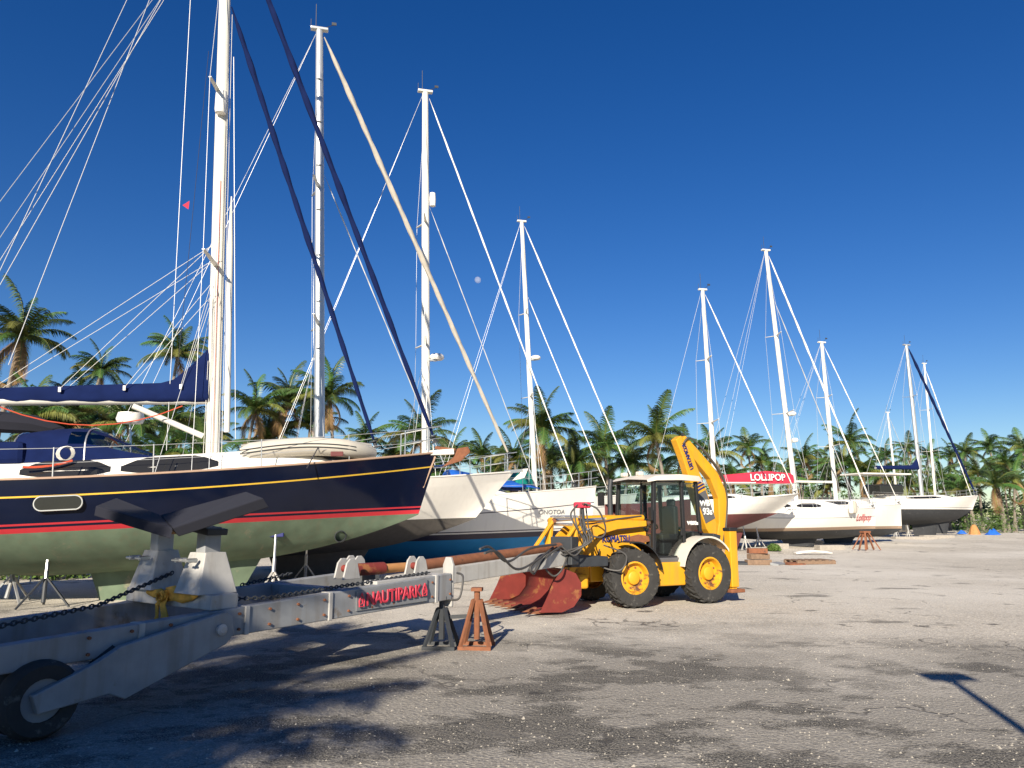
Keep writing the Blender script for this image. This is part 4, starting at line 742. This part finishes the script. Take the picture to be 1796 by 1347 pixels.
# backhoe at the rear
tb_('rear_frame', (-2.75, 0, .8), (.35, 1.8, .55), YEL, .03); tb_('swing_post', (-3.1, 0, .95), (.4, .4, .7), YEL, .04)
for sg in (1, -1):
    tb_('stabiliser', (-2.82, .95 * sg, .95), (.22, .2, 1.25), YEL, .02); tb_('stabiliser_cap', (-2.82, .95 * sg, 1.6), (.26, .24, .08), BLKP, .02); tb_('stabiliser_leg', (-2.82, .95 * sg, .42), (.14, .13, .3), YELR, .01); tb_('stabiliser_foot', (-2.82, .95 * sg, .25), (.42, .36, .08), RUST, .02)
def arm(name, pl, wd, t, m):
    up_, dn = [], []
    for i, (x, z) in enumerate(pl):
        a, b = pl[max(0, i - 1)], pl[min(len(pl) - 1, i + 1)]; dx, dz = b[0] - a[0], b[1] - a[1]; l = math.hypot(dx, dz); up_.append((x - dz / l * wd[i] / 2, z + dx / l * wd[i] / 2)); dn.append((x + dz / l * wd[i] / 2, z - dx / l * wd[i] / 2))
    mb = MB(); mb.prism(up_ + dn[::-1], lambda a, b, q: (a, q, b), -t, t); return mb.build(name, m, tx, bevel=.02)
arm('boom', [(-3.2, .95), (-3.42, 1.7), (-3.48, 2.35), (-3.2, 2.88), (-2.25, 3.72)], [.22, .24, .34, .3, .24], .1, YEL)
dp = arm('dipper', [(-2.1, 3.75), (-2.35, 3.35), (-2.75, 2.4), (-3.05, 1.65), (-3.1, 1.45)], [.2, .32, .42, .36, .2], .11, YEL)
dd = Vector((-3.05 + 2.35, 0, 1.65 - 3.35)).normalized()
text('KOMATSU', dp, frame((-2.36, .125, 3.3), dd, (-dd.z, 0, dd.x)), .16, BLUEL, .85, .008)
mb = MB(); c = Vector((-2.86, .118, 2.12)); mb.beam(c - dd * .36, c + dd * .36, .012, .34, up=(0, 1, 0)); mb.add([], []); pn = MB(); pn.prism([(-.36, -.17), (.36, -.17), (.36, .17), (-.36, .17)], lambda a, b, t: c + dd * a + Vector((-dd.z, 0, dd.x)) * b + Vector((0, t, 0)), 0, .004); gp = pn.build('decal_panel', GREYP, dp)
text('WB', gp, frame((-2.83, .128, 2.2), (-1, 0, 0), (0, 0, 1)), .2, WHITEL, 1, .008); text('93s', gp, frame((-2.91, .128, 2.0), (-1, 0, 0), (0, 0, 1)), .22, WHITEL, 1, .008)
for k in range(3): pn = MB(); c2 = Vector((-2.86, .118, 2.12)) - dd * (.44 + .075 * k); pn.prism([(-.02, -.18), (.02, -.18), (.02, .18), (-.02, .18)], lambda a, b, t: c2 + dd * a + Vector((-dd.z, 0, dd.x)) * b + Vector((0, t, 0)), 0, .004); pn.build('decal_stripe', BLUEL, dp)
mb = MB(); mb.tube([(-3.45, .0, 2.75), (-2.95, 0, 3.25)], .065, 10); mb.build('dipper_cylinder', YEL, tx, smooth=True); mb = MB(); mb.tube([(-2.95, 0, 3.25), (-2.3, 0, 3.86)], .035, 8); mb.build('dipper_rod', DKST, tx, smooth=True)
mb = MB(); mb.prism([(-2.9, 1.5), (-3.15, 1.45), (-3.0, .95), (-2.6, .95), (-2.42, 1.2), (-2.5, 1.35), (-2.62, 1.15), (-2.85, 1.15)], lambda a, b, t: (a, t, b), -.3, .3); mb.build('backhoe_bucket', DKST, tx, bevel=.02)
def TX(x, y, z): return full(tx) @ Vector((x, y, z))
for k in range(3): hose([TX(-3.3, .15 + .03 * k, 1.1), TX(-3.48, .16, 1.8), TX(-3.54, .16, 2.4), TX(-3.3, .17 + .03 * k, 2.95), TX(-2.5, .16, 3.72), TX(-2.2, .14, 3.6)], .02, HOSE, tx)
hose([TX(.6, .5, 1.2), TX(.8, .75, .9), TX(.5, 1.1, .8), TX(.3, 1.05, 1.1), TX(.7, .8, 1.3)], .018, HOSE, tx); hose([TX(-.5, .6, 1.9), TX(.2, .64, 1.84), TX(.9, .64, 1.74), TX(1.2, .6, 1.75)], .016, HOSE, tx)
# ---------------------------------------------------------------- lamp post behind the camera (its shadow falls into view)
hx, hy = 5.19, 9.41; lh = 4.6; k = lh / math.tan(SUN_EL); lx, ly = hx + tos.x / math.cos(SUN_EL) * k, hy + tos.y / math.cos(SUN_EL) * k
lp = empty('street_lamp', (lx, ly, 0), 0, 0, 'solar lamp post behind the viewer casting its shadow at lower right', 'street lamp')
mb = MB(); mb.tube([(0, 0, 0), (0, 0, lh)], [.07, .05], 10); mb.build('pole', GALV, lp, smooth=True); mb = MB(); mb.box((0, 0, lh + .04), (.56, .3, .05), Matrix.Rotation(R(8), 3, 'X')); mb.build('solar_panel', BLKP, lp, bevel=.01); mb = MB(); mb.box((0, .12, lh - .1), (.16, .26, .07)); mb.build('lamp_head', WHITE, lp, bevel=.02)
# ---------------------------------------------------------------- palms
random.seed(21)
def frond_mesh(i, droop, ang, L=3.3):
    rnd = random.Random(i); mb = MB(); pts = []; p = Vector((0, 0, 0)); a = R(ang)
    n = 14
    for k in range(n + 1):
        pts.append(p.copy()); p = p + Vector((math.cos(a), 0, math.sin(a))) * (L / n); a -= R(2.2 + 8 * droop) * (.6 + 1.0 * k / n)
    mb.tube(pts, [.035 * (1 - .85 * k / n) for k in range(n + 1)], 4, 1)
    for k in range(2, 56):
        t = k / 56; f = t * n; j = min(n - 1, int(f)); c = pts[j].lerp(pts[j + 1], f - j); d_ = (pts[j + 1] - pts[j]).normalized(); ll = .78 * math.sin(math.pi * min(1, .18 + .8 * t)) ** .6 * L / 3.3
        for sg in (1, -1):
            out = (Vector((0, sg, 0)) * .8 + d_ * .55 + Vector((0, 0, -.05 - .5 * droop + rnd.uniform(-.15, .15)))).normalized(); w = d_ * .03
            m_ = c + out * ll * .55; e = c + out * ll + Vector((0, 0, -ll * rnd.uniform(.2, .5)))
            mb.add([c - w, c + w, m_ + w * .9, m_ - w * .9, e], [(0, 1, 2, 3), (3, 2, 4)], 0)
    return mb
FM = []
for i, (dr, m_, an_) in enumerate(((.18, FOL, 70), (.3, FOL, 56), (.4, FOL, 42), (.5, FOL, 18), (.6, FOLY, 0), (.9, FOLD, -35), (.45, FOLY, 25))):
    o = frond_mesh(i, dr, an_).build('frond', [m_, FOLY], None); FM.append(o.data); bpy.data.objects.remove(o)
ONES = 'zeroth first second third fourth fifth sixth seventh eighth ninth tenth eleventh twelfth thirteenth fourteenth fifteenth sixteenth seventeenth eighteenth nineteenth'.split()
TENS = 'twenty thirty forty fifty sixty seventy eighty ninety'.split()
def ordinal(n):
    n += 1
    if n < 20: return ONES[n]
    t = TENS[n // 10 - 2]; return t[:-1] + 'ieth' if n % 10 == 0 else t + '-' + ONES[n % 10]
def palm(base, h, scale, label, n=20, lean=None, seed=0, old=.2, center=False):
    rnd = random.Random(seed); rz_ = rnd.random() * 6.28; lx_ = lean if lean is not None else rnd.uniform(.02, .2) * h
    if center: base = (base[0] - lx_ * math.cos(rz_), base[1] - lx_ * math.sin(rz_), 0)
    t = empty('palm_tree', base, rz_, 0, label, 'palm tree', 'coconut palms around the yard')
    pts = [Vector((lx_ * (q / 6) ** 1.6, 0, h * q / 6)) for q in range(7)]
    mb = MB(); mb.tube(pts, [.24 * max(.6, scale), .17 * scale, .14 * scale, .13 * scale, .12 * scale, .12 * scale, .14 * scale], 8); mb.build('trunk', BARK, t, smooth=True)
    for k in range(n):
        q = (k + .5) / n; ci = 0 if q < .07 else 1 if q < .32 else 2 if q < .55 else rnd.choice((3, 3, 6)) if q < .8 else rnd.choice((3, 4, 6)) if q < 1 - old * .4 else 5
        o = bpy.data.objects.new('frond', FM[ci]); col.objects.link(o); o.parent = t; o.location = pts[-1] + Vector((0, 0, .1 - .25 * q * scale))
        o.rotation_euler = (rnd.uniform(-.25, .25), rnd.uniform(-.12, .12) + (-.35 if ci == 0 else 0), k * 2.4 + rnd.uniform(-.3, .3)); sc_ = scale * rnd.uniform(.82, 1.15); o.scale = (sc_, sc_ * rnd.uniform(.8, 1.1), sc_)
    for k in range(rnd.choice((0, 3, 5))):
        mb = MB(); a = rnd.random() * 6.28; mb.lathe([(.001, -.15), (.11, -.06), (.12, .04), (.06, .14), (.001, .16)], pts[-1] + Vector((math.cos(a) * .25, math.sin(a) * .25, -.28)) * 1, None, 8); mb.build('coconut', FOLY, t, smooth=True)
PL = [(38, 590, 46, 1.15), (178, 652, 60, .9), (312, 622, 52, .9), (60, 735, 44, .95), (140, 720, 50, .9), (225, 745, 46, .9), (300, 740, 50, .9), (-30, 700, 48, 1.0), (350, 770, 55, .85), (448, 718, 56, .95), (506, 700, 58, 1.0), (578, 698, 56, 1.05), (545, 745, 60, 1.0), (470, 770, 60, .9), (640, 770, 70, .8), (738, 768, 52, 1.0), (690, 800, 66, .9), (845, 800, 72, .8),
      (952, 752, 58, 1.1), (900, 805, 66, .9), (1060, 785, 62, 1.05), (1010, 815, 60, 1.0), (1150, 768, 60, 1.1), (1105, 815, 64, 1.0), (1200, 800, 66, 1.0), (1248, 795, 70, 1.0), (1312, 785, 84, .85), (1350, 838, 86, .9), (1285, 842, 80, .9), (1410, 806, 92, .95), (1445, 820, 96, .9), (1490, 775, 88, 1.15), (1478, 815, 86, 1.15), (1512, 830, 84, 1.1), (1555, 800, 112, .85), (1540, 835, 100, 1.0), (1592, 788, 116, .85), (1590, 830, 104, 1.0), (1628, 800, 110, .9), (1650, 835, 104, 1.0), (1668, 800, 112, .9), (1693, 795, 106, 1.0), (1735, 785, 108, 1.05), (1715, 830, 98, 1.1), (1765, 812, 100, 1.1), (1792, 785, 100, 1.05), (1780, 840, 92, 1.1), (1745, 850, 90, 1.1), (1830, 800, 96, 1.1), (1385, 838, 90, 1.0), (1565, 858, 104, 1.0), (1620, 862, 103, 1.0), (1690, 862, 95, 1.1), (1455, 852, 92, 1.0)]
for i in range(34):                  # young low palms filling the foot of the line
    x = -40 + 1880 * (i + random.random()) / 34; d = 50 if x < 400 else 62 if x < 760 else 70 if x < 1260 else 98
    PL.append((x, random.uniform(800, 868) if x > 400 else random.uniform(740, 840), d + random.uniform(-4, 6), random.uniform(.85, 1.1)))
PL.sort()
for i, (x, y, d, k) in enumerate(PL):
    p = P(x, y, d); look = 'tall slender' if p.z > 11 else 'low bushy' if p.z < 6 else 'mid-height'
    palm((p.x, p.y, 0), p.z, k * .98, f'{look} coconut palm, {ordinal(i)} from the left along the tree line', 22 if d < 75 else 17, lean=None, seed=i, center=True, old=.35 if i % 3 == 0 else .15)
for hx, hy, lh, lb in ((-4.3, 7.0, 6.2, 'coconut palm behind the viewer shading the trailer wheels'), (-5.3, 8.3, 7.2, 'taller coconut palm behind the viewer shading the trailer beams'), (-3.5, 5.9, 5.6, 'shortest coconut palm behind the viewer shading the lower left ground')):
    k = lh / math.tan(SUN_EL); palm((hx + tos.x / math.cos(SUN_EL) * k, hy + tos.y / math.cos(SUN_EL) * k, 0), lh, .85, lb, 22, 0.0, int(lh * 10))
# undergrowth along the foot of the palms (one leafy mass)
random.seed(5); mb = MB(); line_ = [(-60, 52, 8.5), (-36, 54, 8), (-24, 58, 6.5), (-12, 68, 6), (2, 74, 5.4), (14, 78, 5.2), (26, 94, 6), (44, 112, 8), (62, 112, 9), (95, 108, 10)]
for i in range(3200):
    q = random.random() * (len(line_) - 1.001); j = int(q); a, b = line_[j], line_[j + 1]; t = q - j; x, y, h = [lerp(a[k], b[k], t) for k in range(3)]
    hz = h * (.62 + .38 * math.sin(x * .9) * math.sin(x * .31 + 1)); x += random.uniform(-2, 2); z = random.random() ** 1.4 * hz; y += random.uniform(-2.5, 3) + z * .3; r = random.uniform(.7, 1.6)
    for k in range(34):
        v = Vector((random.gauss(0, 1), random.gauss(0, 1), random.gauss(0, .8))).normalized() * r * random.uniform(.5, 1.1); c = Vector((x, y, max(.1, z))) + v; e1 = Vector((random.uniform(-1, 1), random.uniform(-1, 1), random.uniform(-.8, .5))).normalized() * random.uniform(.18, .5); e2 = e1.orthogonal().normalized() * random.uniform(.06, .16)
        mb.add([c - e1, c + e2, c + e1, c - e2], [(0, 1, 2, 3)])
tag(mb.build('undergrowth', BUSHM), 'dense green undergrowth at the foot of the palm line', 'undergrowth', kind='stuff')
def bush(c, r, h, label, n=900):
    mb = MB()
    for k in range(n):
        v = Vector((random.gauss(0, 1), random.gauss(0, 1), abs(random.gauss(0, 1)))).normalized() * random.uniform(.55, 1.05); p = Vector((c[0] + v.x * r, c[1] + v.y * r, .05 + v.z * h)) ; e1 = Vector((random.uniform(-1, 1), random.uniform(-1, 1), random.uniform(-.5, .5))).normalized() * random.uniform(.06, .16); e2 = e1.orthogonal().normalized() * random.uniform(.03, .07); mb.add([p - e1, p + e2, p + e1, p - e2], [(0, 1, 2, 3)])
    t = empty('bush', (c[0], c[1], 0), 0, 0, label, 'bush', 'green bushes at the yard edge'); mb.build('foliage', BUSHM, t, world=True); mb = MB()
    for k in range(4): mb.tube([(0, 0, 0), (math.cos(k * 1.6) * r * .4, math.sin(k * 1.6) * r * .4, h * .7)], [.03, .01], 5)
    mb.build('stem', BARK, t)
for x, y, r, h, lb in ((15, 1000, 1.4, 1.1, 'bright green bush under the navy hull at left edge'), (105, 1005, 1.0, .9, 'round green bush left of the stacked timber'), (590, 990, .5, .5, 'small green bush between the trailer and white hull'), (1357, 966, .35, .3, 'small weed tuft beside the maroon boat stands'), (1770, 930, 4, 3.2, 'large green bush at the right photo edge'), (1725, 931, 3, 2.2, 'green bush right of the blue tarp heap')):
    p = P(x, 905, 24 if x < 300 else 24.5) if x < 700 else (P(x, 905, 88) if x > 1600 else G(x, y)); bush((p.x, p.y), r, h, lb)
# ---------------------------------------------------------------- yard clutter
def slab(name, c, size, m, label, cat, rz=0, tilt=0): mb = MB(); mb.box((0, 0, size[2] / 2), size); o = mb.build(name, m, bevel=min(.015, size[2] * .2)); o.location = (c.x, c.y, gz(c.x, c.y)); o.rotation_euler = (tilt, 0, rz); return tag(o, label, cat)
c = G(1420, 989); pt = empty('pallet', (c.x, c.y, gz(c.x, c.y)), R(12), 0, 'dark wooden pallet lying flat right of the timber pile', 'pallet')
for k in range(6): mb = MB(); mb.box((-.75 + .3 * k, 0, .16), (.14, 1.0, .03)); mb.build('slat', WOOD, pt)
for k in range(3): mb = MB(); mb.box((0, -.45 + .45 * k, .075), (1.7, .1, .13)); mb.build('bearer', WOOD, pt)
c = G(1425, 972); mb = MB(); mb.grid([[(x, y, .12 + .1 * (1 - (x / .9) ** 2)) for y in (-.3, -.15, .15, .3)] for x in (-.9, -.5, 0, .5, .9)]); o = mb.build('white_board', WHITE, smooth=True); md = o.modifiers.new('s', 'SOLIDIFY'); md.thickness = .08; o.location = (c.x, c.y, gz(c.x, c.y)); tag(o, 'white curved hatch board lying on the gravel', 'board')
c = G(1330, 990)
for k, (dx, dy, dz_, l, rz, m_, lb) in enumerate(((0, 0, 0, 1.0, .1, WOOD, 'lowest timber block of the pile behind the tractor'), (.05, .1, .22, .85, .3, WOOD, 'middle timber block of the pile behind the tractor'), (0, .05, .44, .75, .0, RUST, 'rust-brown block on top of the timber pile'), (.75, -.1, 0, .9, .9, GALV, 'grey metal scrap beside the timber pile'), (-.75, .1, 0, .8, -.4, DKST, 'dark scrap left of the timber pile'), (1.4, -.2, 0, .7, .2, RUST, 'rusty plate between timber pile and pallet'))):
    o = slab('timber' if m_ is WOOD else 'scrap_piece', c + Vector((dx, dy, 0)), (l, .34, .2 if k < 3 else .1), m_, lb, 'timber' if m_ is WOOD else 'scrap', rz, .0 if k < 3 else .15); o.location.z += dz_
for k, (x, y, w, lb) in enumerate(((1370, 962, .7, 'brown block under the maroon boat'), (1455, 963, 1.6, 'long concrete block beside the rusty trestle'), (1420, 955, 1.8, 'concrete slab under the keel of the red-named boat'), (1600, 936, 4, 'pale rubble slab near the black-bottomed boat'), (1640, 938, 3, 'pale rubble slab right of its twin'))):
    q = G(x, y); q = q if q.y < 60 else P(x, 905, 62 + k); slab('concrete_block', q, (w, .6, .3), CONC, lb, 'block', .2)
c = G(1520, 966); t = empty('trestle', (c.x, c.y, gz(c.x, c.y)), .3, 0, 'rusty A-frame trestle under the bow with red name', 'trestle')
for a in (-1, 1):
    for b in (-1, 0, 1): mb = MB(); mb.beam((a * .12, b * .12, .98), (a * .5, b * .5, .03), .09, .06); mb.build('leg', RUST, t)
mb = MB(); mb.box((0, 0, 1.0), (.5, .3, .1)); mb.build('top_plate', RUST, t)
for x, d, m_, lb in ((1738, 80, BLUET, 'crumpled blue tarp heap at the right yard edge'), (1684, 82, BLUET, 'small blue tarp bundle under the right boat')):
    p = P(x, 905, d); mb = MB(); n = 9; k = .6 if x > 1700 else .4
    mb.grid([[(2.6 * k * (i / n - .5), 1.4 * k * (j / n - .5), k * 1.0 * math.sin(math.pi * i / n) * math.sin(math.pi * j / n) * random.uniform(.6, 1.2) + .02) for j in range(n + 1)] for i in range(n + 1)]); o = mb.build('tarp_heap', m_, smooth=25); o.location = (p.x, p.y, gz(p.x, p.y)); tag(o, lb, 'tarp')
p = P(1706, 905, 82); mb = MB(); mb.lathe([(.6, 0), (.5, .4), (.3, .9), (.12, 1.1), (.001, 1.1)], (0, 0, 0), None, 9); o = mb.build('mooring_buoy', RUSTO, smooth=25); o.location = (p.x, p.y, gz(p.x, p.y) - .02); tag(o, 'faded orange cone buoy at the palm edge', 'buoy')
p = P(150, 905, 26.5); t = empty('timber_stack', (p.x, p.y, 0), .2, 0, 'board laid across round posts behind the navy boat keel', 'timber stack')
for k in range(3): mb = MB(); mb.tube([(-.5 + .35 * k, 0, 0), (-.5 + .35 * k, 0, .5)], .15, 10); mb.build('post', WOOD, t, smooth=True)
mb = MB(); mb.box((.1, 0, .56), (1.9, .5, .1)); mb.build('board', TEAK, t)
p = P(45, 905, 22); t = empty('metal_rack', (p.x, p.y, 0), .1, 0, 'pale metal rack standing under the navy stern', 'rack')
for x in (-.32, 0, .32): mb = MB(); mb.tube([(x, 0, 0), (x, 0, .8)], .022, 6); mb.build('upright', GALVL, t)
for z in (.35, .75): mb = MB(); mb.tube([(-.34, 0, z), (.34, 0, z)], .02, 6); mb.build('rail', GALVL, t)
p = G(152, 1158); mb = MB(); mb.box((0, 0, .12), (.22, .18, .22)); o = mb.build('paint_tin', GALVL, bevel=.01); o.location = (p.x, p.y, 0); o.rotation_euler = (0, .2, .5); tag(o, 'small pale metal box on the ground under the trailer', 'box')
